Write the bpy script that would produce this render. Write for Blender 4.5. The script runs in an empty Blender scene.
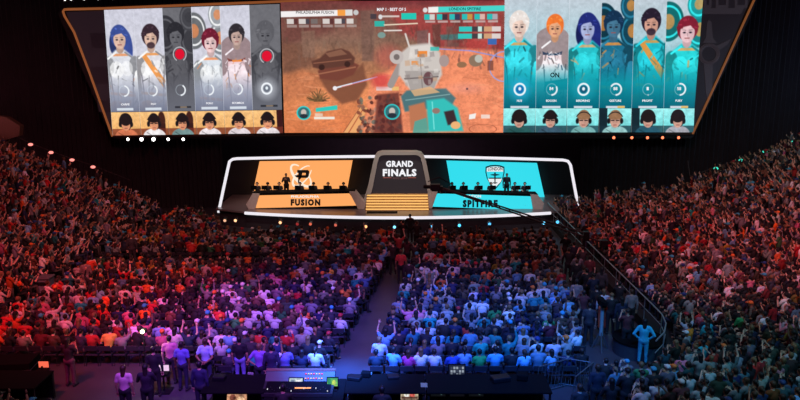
import bpy, bmesh, math, random
import numpy as np
from mathutils import Vector, Matrix, Euler
random.seed(7); RNG = np.random.default_rng(7)
PI = math.pi
sc = bpy.context.scene
COL = sc.collection
# ------------------------------------------------------------------ camera
CAMZ = 11.0; FPX = 700.0; PITCH = math.atan(141/700)
SP, CP = math.sin(PITCH), math.cos(PITCH)
cam = bpy.data.cameras.new('camera'); camo = bpy.data.objects.new('camera', cam); COL.objects.link(camo)
camo.location = (0, 0, CAMZ); camo.rotation_euler = (PI/2-PITCH, 0, 0)
cam.sensor_width = 36; cam.lens = 36*FPX/800; cam.clip_end = 300
sc.camera = camo

def P(px, py, Y):            # where the line of sight meets the upright plane at depth Y
    u = (px-400)/FPX; v = (200-py)/FPX
    t = Y/(CP+v*SP)
    return Vector((u*t, Y, CAMZ+(-SP+v*CP)*t))
def G(px, py, z=0.0):        # where it meets the level z
    u = (px-400)/FPX; v = (200-py)/FPX
    t = (z-CAMZ)/(-SP+v*CP)
    return Vector((u*t, (CP+v*SP)*t, z))
def lin(c):
    c = np.asarray(c, float)/255.0
    return np.where(c <= .04045, c/12.92, ((c+.055)/1.055)**2.4)
def linc(*c): return tuple(float(x) for x in lin(c))+(1.0,)

# ------------------------------------------------------------------ materials
MATS = {}
def mat(name, rgb=(128,128,128), rough=.6, metal=0, noise=.12, nscale=8, emit=None, estr=1.0, objcol=False, vcol=False, evcol=False, spec=None):
    if name in MATS: return MATS[name]
    m = bpy.data.materials.new(name); m.use_nodes = True
    nt = m.node_tree; b = nt.nodes['Principled BSDF']
    b.inputs['Roughness'].default_value = rough; b.inputs['Metallic'].default_value = metal
    if spec is not None: b.inputs['Specular IOR Level'].default_value = spec
    if evcol:
        a = nt.nodes.new('ShaderNodeVertexColor'); a.layer_name = 'Col'
        b.inputs['Base Color'].default_value = (.01,.01,.01,1)
        nt.links.new(a.outputs[0], b.inputs['Emission Color']); b.inputs['Emission Strength'].default_value = estr
    elif emit is not None:
        b.inputs['Base Color'].default_value = (.02,.02,.02,1)
        b.inputs['Emission Color'].default_value = linc(*emit); b.inputs['Emission Strength'].default_value = estr
    else:
        mix = nt.nodes.new('ShaderNodeMix'); mix.data_type = 'RGBA'; mix.blend_type = 'MULTIPLY'
        mix.inputs[0].default_value = 1.0
        n = nt.nodes.new('ShaderNodeTexNoise'); n.inputs['Scale'].default_value = nscale; n.inputs['Detail'].default_value = 4
        r = nt.nodes.new('ShaderNodeMapRange'); r.inputs[3].default_value = 1-noise*1.5; r.inputs[4].default_value = 1+noise*1.5
        tc = nt.nodes.new('ShaderNodeTexCoord'); nt.links.new(tc.outputs['Object'], n.inputs['Vector'])
        nt.links.new(n.outputs['Fac'], r.inputs[0]); nt.links.new(r.outputs[0], mix.inputs[7])
        if objcol:
            o = nt.nodes.new('ShaderNodeObjectInfo'); nt.links.new(o.outputs['Color'], mix.inputs[6])
        elif vcol:
            a = nt.nodes.new('ShaderNodeVertexColor'); a.layer_name = 'Col'; nt.links.new(a.outputs[0], mix.inputs[6])
        else:
            mix.inputs[6].default_value = linc(*rgb)
        nt.links.new(mix.outputs[2], b.inputs['Base Color'])
    MATS[name] = m
    return m
M_black = mat('black_drape', (40,31,38), .9, noise=.3, nscale=1.5)  # lifted above black; thin arena haze is put into this colour
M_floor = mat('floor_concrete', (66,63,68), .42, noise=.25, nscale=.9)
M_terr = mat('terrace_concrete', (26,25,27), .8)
M_dark = mat('dark_metal', (26,26,30), .5, .4)
M_case = mat('case_black', (12,12,13), .85, spec=.1)
M_grey = mat('grey_metal', (110,108,108), .45, .5)
M_arch = mat('arch_grey', (172,166,158), .5, .1, noise=.08, nscale=.7)
M_light = mat('console_grey', (40,37,38), .5)
M_deck = mat('stage_deck', (120,104,104), .30, noise=.1, nscale=2)
M_chair = mat('chair_fabric', (34,34,44), .8)
M_cframe = mat('chair_frame', (60,60,66), .4, .7)
M_skin = mat('skin', rough=.55, noise=.06, objcol=True)
M_hair = mat('hair', rough=.6, noise=.25, nscale=30, objcol=True)
M_cloth = mat('cloth', rough=.85, noise=.14, nscale=14, objcol=True)
M_eye = mat('eye', (20,16,16), .2)
M_lip = mat('lip', (130,66,60), .5)
M_crowd = mat('crowd_cloth', rough=.8, noise=.15, nscale=2, vcol=True)
M_led = mat('led_picture', evcol=True, rough=.4, estr=1.0)
def E(name, rgb, s=1.0): return mat(name, emit=rgb, estr=s, rough=.4)
M_white = E('led_white', (240,236,244), 1.0)
M_text = E('text_white', (245,245,250), 1.0)
M_orange = E('led_orange', (255,170,98), 1.0)
M_cyan = E('led_cyan', (50,222,238), 1.0)
M_gold = E('led_gold', (255,196,112), 1.05)
M_trim = E('trim_orange', (150,84,44), .8)
M_ink = mat('ink_black', (16,12,16), .6)
M_inkt = mat('ink_teal', (4,44,62), .6)

# ------------------------------------------------------------------ object helpers
def link(name, me, m=None, parent=None):
    o = bpy.data.objects.new(name, me); COL.objects.link(o)
    if m is not None:
        for mm in (m if isinstance(m, (list, tuple)) else [m]): me.materials.append(mm)
    if parent is not None: o.parent = parent
    return o
def tag(o, label=None, cat=None, group=None, kind=None):
    if label: o['label'] = label
    if cat: o['category'] = cat
    if group: o['group'] = group
    if kind: o['kind'] = kind
    return o
def empty(name, loc, rz=0):
    o = bpy.data.objects.new(name, None); COL.objects.link(o); o.location = loc; o.rotation_euler = (0,0,rz); o.empty_display_size = .2
    return o
class MB:
    def __init__(s): s.v=[]; s.f=[]; s.mi=[]; s.cur=0
    def add(s, vs, fs):
        n=len(s.v); s.v += [tuple(v) for v in vs]; s.f += [tuple(i+n for i in f) for f in fs]; s.mi += [s.cur]*len(fs); return s
    def box(s, c, d, R=None, bev=0):
        hx,hy,hz = d[0]/2,d[1]/2,d[2]/2
        vs=[Vector((x*hx,y*hy,z*hz)) for x in(-1,1) for y in(-1,1) for z in(-1,1)]
        if bev:
            bm=bmesh.new(); bv=[bm.verts.new(v) for v in vs]
            for f in [(0,1,3,2),(4,6,7,5),(0,4,5,1),(2,3,7,6),(0,2,6,4),(1,5,7,3)]: bm.faces.new([bv[i] for i in f])
            bmesh.ops.bevel(bm, geom=bm.edges[:], offset=bev, segments=2, affect='EDGES', profile=.5)
            bm.verts.index_update(); vs=[v.co.copy() for v in bm.verts]; fs=[[v.index for v in f.verts] for f in bm.faces]; bm.free()
        else: fs=[(0,1,3,2),(4,6,7,5),(0,4,5,1),(2,3,7,6),(0,2,6,4),(1,5,7,3)]
        if R is not None: vs=[R@v for v in vs]
        c=Vector(c); return s.add([v+c for v in vs], fs)
    def tube(s, pts, r, n=8, cap=True, closed=False):
        pts=[Vector(p) for p in pts]; k=len(pts); rr = r if isinstance(r,(list,tuple)) else [r]*k
        vs=[]; prev=None
        for i,p in enumerate(pts):
            if closed: t=(pts[(i+1)%k]-pts[i-1])
            else: t=(pts[min(i+1,k-1)]-pts[max(i-1,0)])
            t.normalize()
            if prev is None:
                a=Vector((0,0,1)) if abs(t.z)<.9 else Vector((1,0,0)); x=t.cross(a).normalized()
            else: x=(prev-t*prev.dot(t)).normalized()
            prev=x; y=t.cross(x)
            for j in range(n):
                a=2*PI*j/n; vs.append(p+(x*math.cos(a)+y*math.sin(a))*rr[i])
        fs=[]
        for i in range(k if closed else k-1):
            i2=(i+1)%k
            for j in range(n): fs.append((i*n+j,i*n+(j+1)%n,i2*n+(j+1)%n,i2*n+j))
        if cap and not closed: fs.append(tuple(range(n-1,-1,-1))); fs.append(tuple((k-1)*n+j for j in range(n)))
        return s.add(vs,fs)
    def caps(s, a, b, ra, rb, n=10, sq=1.0):      # tapered capsule; sq squashes depth (y)
        a=Vector(a); b=Vector(b); d=(b-a); L=d.length or 1e-4; d/=L
        pts=[];rr=[]
        for th in (80,50,22): pts.append(a-d*ra*math.sin(math.radians(th))); rr.append(ra*math.cos(math.radians(th)))
        pts.append(a); rr.append(ra); pts.append(b); rr.append(rb)
        for th in (22,50,80): pts.append(b+d*rb*math.sin(math.radians(th))); rr.append(rb*math.cos(math.radians(th)))
        n0=len(s.v); s.tube(pts,rr,n)
        if sq!=1.0:
            for i in range(n0,len(s.v)):
                x,y,z=s.v[i]; t=max(0,min(1,(Vector((x,y,z))-a).dot(d)/L)); cy=(a+(b-a)*t).y; s.v[i]=(x,cy+(y-cy)*sq,z)
        return s
    def ell(s, c, r, nu=12, nv=8, R=None):
        vs=[Vector((0,0,r[2]))]
        for i in range(1,nv):
            th=PI*i/nv
            for j in range(nu):
                a=2*PI*j/nu; vs.append(Vector((r[0]*math.sin(th)*math.cos(a), r[1]*math.sin(th)*math.sin(a), r[2]*math.cos(th))))
        vs.append(Vector((0,0,-r[2])))
        fs=[(0,1+j,1+(j+1)%nu) for j in range(nu)]
        for i in range(nv-2):
            for j in range(nu):
                a=1+i*nu+j; b=1+i*nu+(j+1)%nu; fs.append((a,a+nu,b+nu,b))
        e=len(vs)-1; o=1+(nv-2)*nu
        fs += [(e,o+(j+1)%nu,o+j) for j in range(nu)]
        if R is not None: vs=[R@v for v in vs]
        c=Vector(c); return s.add([v+c for v in vs],fs)
    def prism(s, pts, off):      # polygon swept by vector off
        pts=[Vector(p) for p in pts]; off=Vector(off); n=len(pts)
        return s.add(pts+[p+off for p in pts],[tuple(range(n)),tuple(range(2*n-1,n-1,-1))]+[(i,i+n,(i+1)%n+n,(i+1)%n) for i in range(n)])
    def mesh(s, name, smooth=False):
        me=bpy.data.meshes.new(name); me.from_pydata(s.v,[],s.f); me.update()
        if any(s.mi): me.polygons.foreach_set('material_index', s.mi)
        bm=bmesh.new(); bm.from_mesh(me); bmesh.ops.recalc_face_normals(bm, faces=bm.faces[:]); bm.to_mesh(me); bm.free()
        if smooth: me.polygons.foreach_set('use_smooth',[True]*len(me.polygons))
        return me
    def build(s, name, m, parent=None, smooth=False, origin=None):
        if origin is not None:
            o_=Vector(origin); s.v=[tuple(Vector(v)-o_) for v in s.v]
        o=link(name, s.mesh(name,smooth), m, parent)
        if origin is not None: o.location=origin
        return o
def struct(name, mb, m): return tag(mb.build(name, m), kind='structure')
def slab(mb, pix, Y, th=.1):       # flat piece whose outline is given on the plane Y, with thickness behind
    return mb.prism([P(x,y,Y) for x,y in pix], (0,th,0))
def text(s, x0, y0, x1, y1, Y, m, parent, name='lettering', bold=.0, shear=0, gap=1.0):
    cu=bpy.data.curves.new('t','FONT'); cu.body=s; cu.extrude=.0; cu.offset=bold; cu.resolution_u=2; cu.shear=shear; cu.space_character=gap
    o=bpy.data.objects.new('t',cu); COL.objects.link(o); dg=bpy.context.evaluated_depsgraph_get()
    me=bpy.data.meshes.new_from_object(o.evaluated_get(dg)); bpy.data.objects.remove(o)
    n=len(me.vertices); co=np.empty(n*3); me.vertices.foreach_get('co',co); co=co.reshape(-1,3)
    mn=co.min(0); mx=co.max(0); A=P(x0,y1,Y); B=P(x1,y1,Y); C=P(x0,y0,Y); 
    uu=(co[:,0]-mn[0])/(mx[0]-mn[0]); vv=(co[:,1]-mn[1])/(mx[1]-mn[1])
    out=np.array(A)[None]+uu[:,None]*np.array(B-A)[None]+vv[:,None]*np.array(C-A)[None]
    out[:,1]=Y
    me.vertices.foreach_set('co',out.ravel()); me.materials.clear(); me.update()
    bm=bmesh.new(); bm.from_mesh(me)
    r=bmesh.ops.extrude_face_region(bm, geom=bm.faces[:]); bmesh.ops.translate(bm, vec=(0,.012,0), verts=[e for e in r['geom'] if isinstance(e,bmesh.types.BMVert)])
    bmesh.ops.recalc_face_normals(bm, faces=bm.faces[:]); bm.to_mesh(me); bm.free()
    return link(name, me, m, parent)

# ------------------------------------------------------------------ the shell
mb=MB(); mb.box((0,30,-.1),(90,80,.2)); struct('floor',mb,M_floor)
mb=MB(); mb.box((0,66,12),(90,.4,30)); struct('wall_back',mb,M_black)
mb=MB(); mb.box((-44,30,12),(.4,80,30)); struct('wall_left',mb,M_black)
mb=MB(); mb.box((44,30,12),(.4,80,30)); struct('wall_right',mb,M_black)
mb=MB(); mb.box((0,30,27),(90,80,.4)); struct('ceiling',mb,M_black)
def curtain(x0,x1,Y,h,name,label):
    n=int(abs(x1-x0)/.35)*4; pts=[]
    for i in range(n+1):
        x=x0+(x1-x0)*i/n; pts.append((x, Y+.13*math.sin(i*PI/2)+.05*math.sin(i*.37)))
    vs=[]; fs=[]
    for (x,y) in pts: vs += [(x,y,.02),(x,y,h),(x,y+.04,h),(x,y+.04,.02)]
    for i in range(n):
        a=4*i;b=a+4
        fs += [(a,b,b+1,a+1),(a+1,b+1,b+2,a+2),(a+2,b+2,b+3,a+3),(a+3,b+3,b,a)]
    m=MB(); m.add(vs,fs); tag(m.build(name,M_black,smooth=False),label,'curtain')
curtain(-43,-13.2,51.6,16,'black_curtain','tall black drape closing the arena left of the lit stage')
curtain(13.4,43,51.6,16,'black_curtain','tall black drape closing the arena right of the lit stage')

# raked stands: straight run along x, then a round corner towards the camera
STANDS={'left':dict(s=-1,x=17.0,y=27.0,R=9.0),'right':dict(s=1,x=10.9,y=26.0,R=5.2)}
ROWD=.66
def rowz(side,r):
    d=r*ROWD
    if side=='left': return .3+.42*d
    return .4+(.12*d if d<8 else .96+.42*(d-8))
def standpt(side,d,t):     # t: metres of arc along the row, starting at the curtain; returns point and heading outwards
    S=STANDS[side]; L=47.9-S['y']; R=S['R']+d
    if t<L: return S['s']*(S['x']+d), 47.9-t, 0.0
    a=(t-L)/R; cx=S['x']-S['R']
    return S['s']*(cx+R*math.cos(a)), S['y']-R*math.sin(a), a
def rowlen(side,d):
    S=STANDS[side]; return 47.9-S['y']+(S['R']+d)*1.45
for side in ('left','right'):
    m=MB()
    for r in range(31):
        z=rowz(side,r); d0=r*ROWD-.35; d1=d0+ROWD+.03; d0=d0-.5 if r==0 else d0
        ts=np.linspace(0,1,28); L0=rowlen(side,d0); L1=rowlen(side,d1); S=STANDS[side]
        Ls=47.9-S['y']; vs=[]; fs=[]
        prm=[0,Ls*.5,Ls]+[None]*12
        for k in range(15):
            for d in (d0,d1):
                if k<3: x,y,_=standpt(side,d,prm[k])
                else: x,y,_=standpt(side,d,Ls+(S['R']+d)*1.5*(k-2)/12)
                vs += [(x,y,z),(x,y,max(0.0,z-.9))]
        for k in range(14):
            a=4*k;b=a+4
            fs += [(a,b,b+2,a+2),(a+1,a+3,b+3,b+1),(a,a+1,b+1,b),(a+2,b+2,b+3,a+3)]
        fs += [(0,2,3,1),(56,57,59,58)]
        m.add(vs,fs)
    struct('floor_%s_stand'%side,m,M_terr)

# ------------------------------------------------------------------ crowd figures
def J(pose):
    st = pose.startswith('stand')
    j={}
    if st:
        j['pel']=(0,0,.95); j['chest']=(0,0,1.30); j['neck']=(0,0,1.50); j['head']=(0,.02,1.64)
        sh=(.19,0,1.42)
        leg=[(.09,0,.93),(.11,.02,.50),(.12,-.02,.09),(.15,.13,.04)]
    else:
        j['pel']=(0,0,.56); j['chest']=(0,-.03,.88); j['neck']=(0,-.01,1.08); j['head']=(0,.02,1.22)
        sh=(.19,-.02,1.0); leg=[(.09,.02,.55),(.13,.43,.54),(.13,.45,.10),(.15,.60,.05)]
    a = pose.split('_')[1]
    z0=sh[2]; y0=sh[1]
    A={'lap':[(.25,.08,-.26),(.13,.30,-.34),(.10,.38,-.35)],
       'down':[(.25,-.03,-.29),(.25,.03,-.55),(.24,.06,-.65)],
       'cheer':[(.33,.06,.20),(.28,.12,.46),(.27,.13,.56)],
       'clap':[(.27,.10,-.24),(.10,.30,-.06),(.03,.36,0)],
       'phone':[(.26,.16,-.18),(.10,.36,.06),(.05,.40,.13)],
       'behind':[(.28,-.12,-.27),(.10,-.20,-.42),(.02,-.21,-.44)],
       'hips':[(.36,-.08,-.24),(.20,.02,-.42),(.14,.06,-.44)],
       'type':[(.26,.10,-.24),(.18,.34,-.24),(.16,.42,-.25)]}
    k={'one':('cheer','lap'),'wave':('down','cheer'),'lean':('lap','lap'),'fold':('clap','clap')}.get(a,(a,a))
    for i,s in enumerate((1,-1)):
        q=A[k[i]]
        j['arm%d'%i]=[(s*sh[0],sh[1],sh[2])]+[(s*p[0],y0+p[1],z0+p[2]) for p in q]
        j['leg%d'%i]=[(s*p[0],p[1],p[2]) for p in leg]
    if a=='lean':
        for key in ('chest','neck','head'):
            x,y,z=j[key]; j[key]=(x+.10*(z-.5),y+.16*(z-.5),z-.02)
        for i in (0,1):
            x,y,z=j['arm%d'%i][0]; j['arm%d'%i][0]=(x+.05,y+.08,z)
    if a=='one':
        x,y,z=j['head']; j['head']=(x+.02,y,z)
    return j
DG=None
def remesh(m, vox, name, sm=3):
    me=m.mesh('tmp'); o=bpy.data.objects.new('tmp',me); COL.objects.link(o)
    md=o.modifiers.new('r','REMESH'); md.mode='VOXEL'; md.voxel_size=vox; md.use_smooth_shade=True
    s=o.modifiers.new('s','SMOOTH'); s.factor=.5; s.iterations=sm
    dg=bpy.context.evaluated_depsgraph_get()
    r=bpy.data.meshes.new_from_object(o.evaluated_get(dg)); r.name=name
    bpy.data.objects.remove(o); bpy.data.meshes.remove(me); return r
def join_extra(me, extra):       # add the finer pieces (fingers, eyes, lips) to the same mesh
    bm=bmesh.new(); bm.from_mesh(me)
    for f in bm.faces: f.material_index=0; f.smooth=True
    e=extra.mesh('x',True); bm.from_mesh(e); bpy.data.meshes.remove(e); bm.to_mesh(me); bm.free(); return me
def lerp(a,b,t): return tuple(a[i]+(b[i]-a[i])*t for i in range(3))
def body_mesh(pose):
    j=J(pose); m=MB(); h=Vector(j['head'])
    m.caps(j['pel'],lerp(j['pel'],j['chest'],.5),.15,.135,12,.72); m.caps(lerp(j['pel'],j['chest'],.4),j['chest'],.135,.165,12,.68)
    m.caps((j['arm0'][0][0]*.8,)+tuple(j['arm0'][0][1:]),(j['arm1'][0][0]*.8,)+tuple(j['arm1'][0][1:]),.075,.075)
    m.caps(j['chest'],j['neck'],.10,.058); m.caps(j['neck'],tuple(h-Vector((0,.01,.02))),.056,.054)
    m.ell(h+Vector((0,-.005,.03)),(.078,.096,.092)); m.ell(h+Vector((0,.022,-.045)),(.058,.066,.066))
    m.caps(h+Vector((0,.088,.02)),h+Vector((0,.108,-.022)),.012,.017,8)
    for s in (-1,1): m.ell(h+Vector((s*.08,-.005,0)),(.016,.022,.034),8,6)
    ex=MB()
    for i in (0,1):
        a=j['arm%d'%i]; l=j['leg%d'%i]
        m.caps(a[0],a[1],.052,.042); m.caps(a[1],a[2],.041,.028)
        w=Vector(a[2]); hd=(Vector(a[3])-w).normalized(); side=Vector((1 if i==0 else -1,0,0))
        across=hd.cross(Vector((0,1,0))) if abs(hd.y)<.8 else hd.cross(Vector((0,0,1)))
        across.normalize(); nrm=hd.cross(across).normalized()
        m.caps(w,w+hd*.07,.030,.036)
        for k in range(4):
            b=w+hd*.085+across*((k-1.5)*.021); ln=(.075,.085,.08,.06)[k]
            mid=b+hd*ln*.55; ex.tube([b-hd*.03,b,mid,mid+hd*ln*.35+nrm*.022,mid+hd*ln*.40+nrm*.034],[.011,.011,.010,.009,.005],6)
        b=w+hd*.03-across*.03; ex.tube([b,b-across*.028+hd*.025,b-across*.034+hd*.058+nrm*.012],[.014,.012,.007],6)
        m.caps(l[0],l[1],.088,.06); m.caps(l[1],l[2],.058,.040); m.caps(l[2],l[3],.042,.034)
        if i==0: sgn=1
    me=remesh(m,.019,'person_'+pose)
    for s in (-1,1):
        ex.cur=1; ex.ell(h+Vector((s*.031,.086,.018)),(.013,.008,.008),8,5); ex.box(h+Vector((s*.031,.092,.040)),(.034,.008,.007))
    ex.cur=2; ex.ell(h+Vector((0,.088,-.052)),(.026,.010,.008),8,5)
    join_extra(me,ex)
    for mm in (M_skin,M_eye,M_lip): me.materials.append(mm)
    return me
def shirt_mesh(pose,long_=False):
    j=J(pose); m=MB(); st=pose.startswith('stand')
    m.caps(lerp(j['pel'],j['chest'],-.02),lerp(j['pel'],j['chest'],.5),.158,.150,12,.78); m.caps(lerp(j['pel'],j['chest'],.4),j['chest'],.150,.184,12,.74)
    m.caps((j['arm0'][0][0]*.8,)+tuple(j['arm0'][0][1:]),(j['arm1'][0][0]*.8,)+tuple(j['arm1'][0][1:]),.090,.090)
    m.caps(j['chest'],lerp(j['chest'],j['neck'],.75),.12,.072)
    for i in (0,1):
        a=j['arm%d'%i]
        if long_: m.caps(a[0],a[1],.068,.056); m.caps(a[1],lerp(a[1],a[2],.92),.056,.042)
        else: m.caps(a[0],lerp(a[0],a[1],.62),.070,.066)
    me=remesh(m,.022,'shirt_'+pose); me.materials.append(M_cloth); return me
def trousers_mesh(pose):
    j=J(pose); m=MB()
    p=j['pel']; m.caps((-.05,p[1],p[2]-.02),(.05,p[1],p[2]-.02),.152,.152,12,.85)
    for i in (0,1):
        l=j['leg%d'%i]; m.caps(l[0],l[1],.104,.074); m.caps(l[1],lerp(l[1],l[2],.9),.072,.058)
    me=remesh(m,.024,'trousers_'+pose); me.materials.append(M_cloth); return me
def shoes_mesh(pose):
    j=J(pose); m=MB()
    for i in (0,1):
        l=j['leg%d'%i]; a=Vector(l[2]); b=Vector(l[3]); m.caps(a+Vector((0,-.03,-.03)),b+Vector((0,.02,.012)),.052,.044,10)
    me=remesh(m,.018,'shoes_'+pose); me.materials.append(M_cloth); return me
def hair_mesh(kind):      # origin = head joint
    m=MB()
    if kind=='short': m.ell((0,-.022,.048),(.090,.100,.090)); m.ell((0,-.05,.0),(.078,.062,.075))
    elif kind=='long':
        m.ell((0,-.022,.045),(.094,.104,.094)); m.caps((0,-.06,0),(0,-.085,-.26),.082,.070,10,.6)
    elif kind=='pony':
        m.ell((0,-.022,.045),(.090,.100,.092)); m.ell((0,-.12,.03),(.035,.04,.035)); m.caps((0,-.13,0),(0,-.13,-.20),.034,.016,8)
    elif kind=='bun': m.ell((0,-.022,.045),(.090,.100,.092)); m.ell((0,-.07,.15),(.045,.045,.04))
    elif kind=='cap': m.ell((0,-.008,.052),(.096,.110,.085)); m.ell((0,.12,.045),(.070,.075,.012))
    elif kind=='headset':
        m.ell((0,-.022,.048),(.090,.100,.090)); m.ell((0,-.05,0),(.078,.062,.075))
    me=remesh(m,.015,'hair_'+kind,2); me.materials.append(M_hair); return me
BODY={};SHIRT={};TROU={};SHOE={};HAIR={k:hair_mesh(k) for k in('short','long','pony','bun','cap')}
def headset_mesh():
    m=MB(); m.tube([(.105*math.sin(a),-.005,.03+.115*math.cos(a)) for a in np.linspace(-1.6,1.6,13)],.009,6)
    for s in(-1,1): m.ell((s*.10,0,.01),(.022,.040,.045),10,6)
    m.tube([(.10,.02,-.02),(.085,.08,-.05),(.04,.11,-.055)],.005,5)
    me=m.mesh('headset',True); me.materials.append(M_case); return me
HEADSET=headset_mesh()
def pose_get(pose,long_):
    if pose not in BODY:
        BODY[pose]=body_mesh(pose); TROU[pose]=trousers_mesh(pose); SHOE[pose]=shoes_mesh(pose)
    if (pose,long_) not in SHIRT: SHIRT[(pose,long_)]=shirt_mesh(pose,long_)
SKINS=[(205,160,135),(190,140,112),(222,182,158),(150,104,80),(110,74,56),(212,170,146),(176,128,100)]
HAIRC=[(20,16,16),(30,22,20),(44,30,24),(70,46,30),(22,20,24),(120,90,60),(34,26,24)]
def srgb(c): 
    l=lin(c); return (float(l[0]),float(l[1]),float(l[2]),1.0)
def person(loc, rz, pose, shirt, hair='short', hairc=None, skin=None, trou=(36,38,50), long_=False, sc_=1.0, label=None, group=None, headset=False, cat='person'):
    pose_get(pose,long_)
    b=link('person',BODY[pose]); b.location=loc; b.rotation_euler=(0,0,rz); b.scale=(sc_,)*3
    b.color=srgb(skin or random.choice(SKINS)); tag(b,label,cat,group)
    s=link('shirt',SHIRT[(pose,long_)],None,b); s.color=srgb(shirt)
    t=link('trousers',TROU[pose],None,b); t.color=srgb(trou)
    h=link('cap' if hair=='cap' else 'hair',HAIR[hair],None,b); h.location=J(pose)['head']; h.color=srgb(hairc or random.choice(HAIRC))
    if pose.startswith('stand'):
        q=link('shoes',SHOE[pose],None,b); q.color=srgb((30,30,34))
    if headset:
        q=link('headset',HEADSET,None,b); q.location=J(pose)['head']
    return b

# low figures for the far crowd: one template per pose, vertices carry a colour class
def template(pose,hair,long_):
    j=J(pose); parts=[]
    def add(cls,fn):
        m=MB(); fn(m); parts.append((cls,m))
    h=Vector(j['head'])
    def low(m,a,b,ra,rb,n=6,sq=1.0):
        a=Vector(a);b=Vector(b);d=(b-a).normalized()
        n0=len(m.v); m.tube([a-d*ra*.7,a,b,b+d*rb*.7],[ra*.55,ra,rb,rb*.55],n)
        if sq!=1:
            for i in range(n0,len(m.v)):
                x,y,z=m.v[i]; m.v[i]=(x,a.y+(y-a.y)*sq,z)
    add(2,lambda m:low(m,lerp(j['pel'],j['chest'],0),j['chest'],.16,.185,8,.75))
    add(2,lambda m:low(m,(j['arm0'][0][0]*.75,)+tuple(j['arm0'][0][1:]),(j['arm1'][0][0]*.75,)+tuple(j['arm1'][0][1:]),.088,.088))
    add(0,lambda m:low(m,j['chest'],tuple(h),.06,.055))
    add(0,lambda m:m.ell(h+Vector((0,.01,.005)),(.078,.095,.115),8,6))
    if hair=='cap': add(1,lambda m:(m.ell(h+Vector((0,-.008,.052)),(.098,.112,.088),8,6),m.box(h+Vector((0,.13,.045)),(.13,.12,.015))))
    else: add(1,lambda m:m.ell(h+Vector((0,-.025,.04)),(.092,.104,.098),8,6))
    if hair=='long': add(1,lambda m:low(m,h+Vector((0,-.06,0)),h+Vector((0,-.09,-.25)),.08,.07,6,.7))
    for i in(0,1):
        a=j['arm%d'%i]; l=j['leg%d'%i]
        add(2,lambda m:low(m,a[0],lerp(a[0],a[1],.95 if long_ else .6),.068,.06))
        add(0,lambda m:low(m,lerp(a[0],a[1],.6),a[1],.042,.04))
        add(2 if long_ else 0,lambda m:low(m,a[1],a[2],.043,.032))
        add(0,lambda m:m.ell(a[3],(.04,.03,.07),6,4))
        add(3,lambda m:low(m,l[0],l[1],.10,.07)); add(3,lambda m:low(m,l[1],l[2],.065,.045)); add(3,lambda m:low(m,l[2],l[3],.05,.04))
    V=[];F3=[];CL=[]; 
    for cls,m in parts:
        n=len(V); V+=m.v; CL+=[cls]*len(m.v)
        for f in m.f:
            for k in range(1,len(f)-1): F3.append((f[0]+n,f[k]+n,f[k+1]+n))
    return np.array(V),np.array(F3),np.array(CL)
TPL={}
FAR=[]
def far_person(loc,rz,pose,shirt,hair,hairc,skin,trou,long_,sc_):
    key=(pose,hair if hair in('cap','long') else 'short',long_)
    if key not in TPL: TPL[key]=template(*key)
    FAR.append((key,loc,rz,sc_,(skin,hairc,shirt,trou)))
def flush_far():
    Vs=[];Fs=[];Cs=[];n=0
    for key,loc,rz,s,cols in FAR:
        V,F,CL=TPL[key]; c,si=math.cos(rz),math.sin(rz)
        R=np.array([[c,-si,0],[si,c,0],[0,0,1]])
        W=(V*s)@R.T+np.array(loc); Vs.append(W); Fs.append(F+n); n+=len(V)
        pal=np.array([list(lin(q))+[1.0] for q in cols]); Cs.append(pal[CL])
    V=np.concatenate(Vs);F=np.concatenate(Fs);C=np.concatenate(Cs)
    me=bpy.data.meshes.new('spectator_crowd'); me.vertices.add(len(V)); me.vertices.foreach_set('co',V.ravel().astype(np.float32))
    me.loops.add(len(F)*3); me.loops.foreach_set('vertex_index',F.ravel().astype(np.int32)); me.polygons.add(len(F))
    me.polygons.foreach_set('loop_start',(np.arange(len(F))*3).astype(np.int32)); me.polygons.foreach_set('loop_total',np.full(len(F),3,np.int32))
    me.update(calc_edges=True); me.validate()
    at=me.color_attributes.new('Col','FLOAT_COLOR','POINT'); at.data.foreach_set('color',C.ravel().astype(np.float32))
    me.polygons.foreach_set('use_smooth',[True]*len(me.polygons))
    o=link('spectator_crowd',me,M_crowd)
    tag(o,'dense crowd of spectators filling the raked stands and far floor rows','crowd',kind='stuff')
PAL=[('black',(24,24,28),26),('charcoal',(56,56,62),14),('white',(222,218,220),13),('grey',(140,138,142),9),('navy',(30,40,84),8),
     ('orange',(235,110,40),6),('red',(200,40,44),7),('pale blue',(120,170,210),5),('teal',(30,150,150),4),('pink',(220,120,150),3),('green',(50,130,70),2),('yellow',(220,180,60),2),('maroon',(96,30,40),5),('brown',(100,70,52),4)]
def pick(bias=None):
    w=[p[2]*( (bias or {}).get(p[0],1)) for p in PAL]; return random.choices(PAL,w)[0]
ORD=['zeroth','first','second','third','fourth','fifth','sixth','seventh','eighth','ninth','tenth','eleventh','twelfth','thirteenth','fourteenth','fifteenth','sixteenth','seventeenth','eighteenth','nineteenth','twentieth']
TENS={2:'twenty',3:'thirty',4:'forty',5:'fifty',6:'sixty',7:'seventy',8:'eighty',9:'ninety'}
def ordn(n):
    if n<=20: return ORD[n]
    if n>=100: return 'hundredth' if n==100 else 'hundred-and-'+ordn(n-100)
    t,u=divmod(n,10)
    return (TENS[t]+'-'+ORD[u]) if u else TENS[t][:-1]+'ieth'

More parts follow.
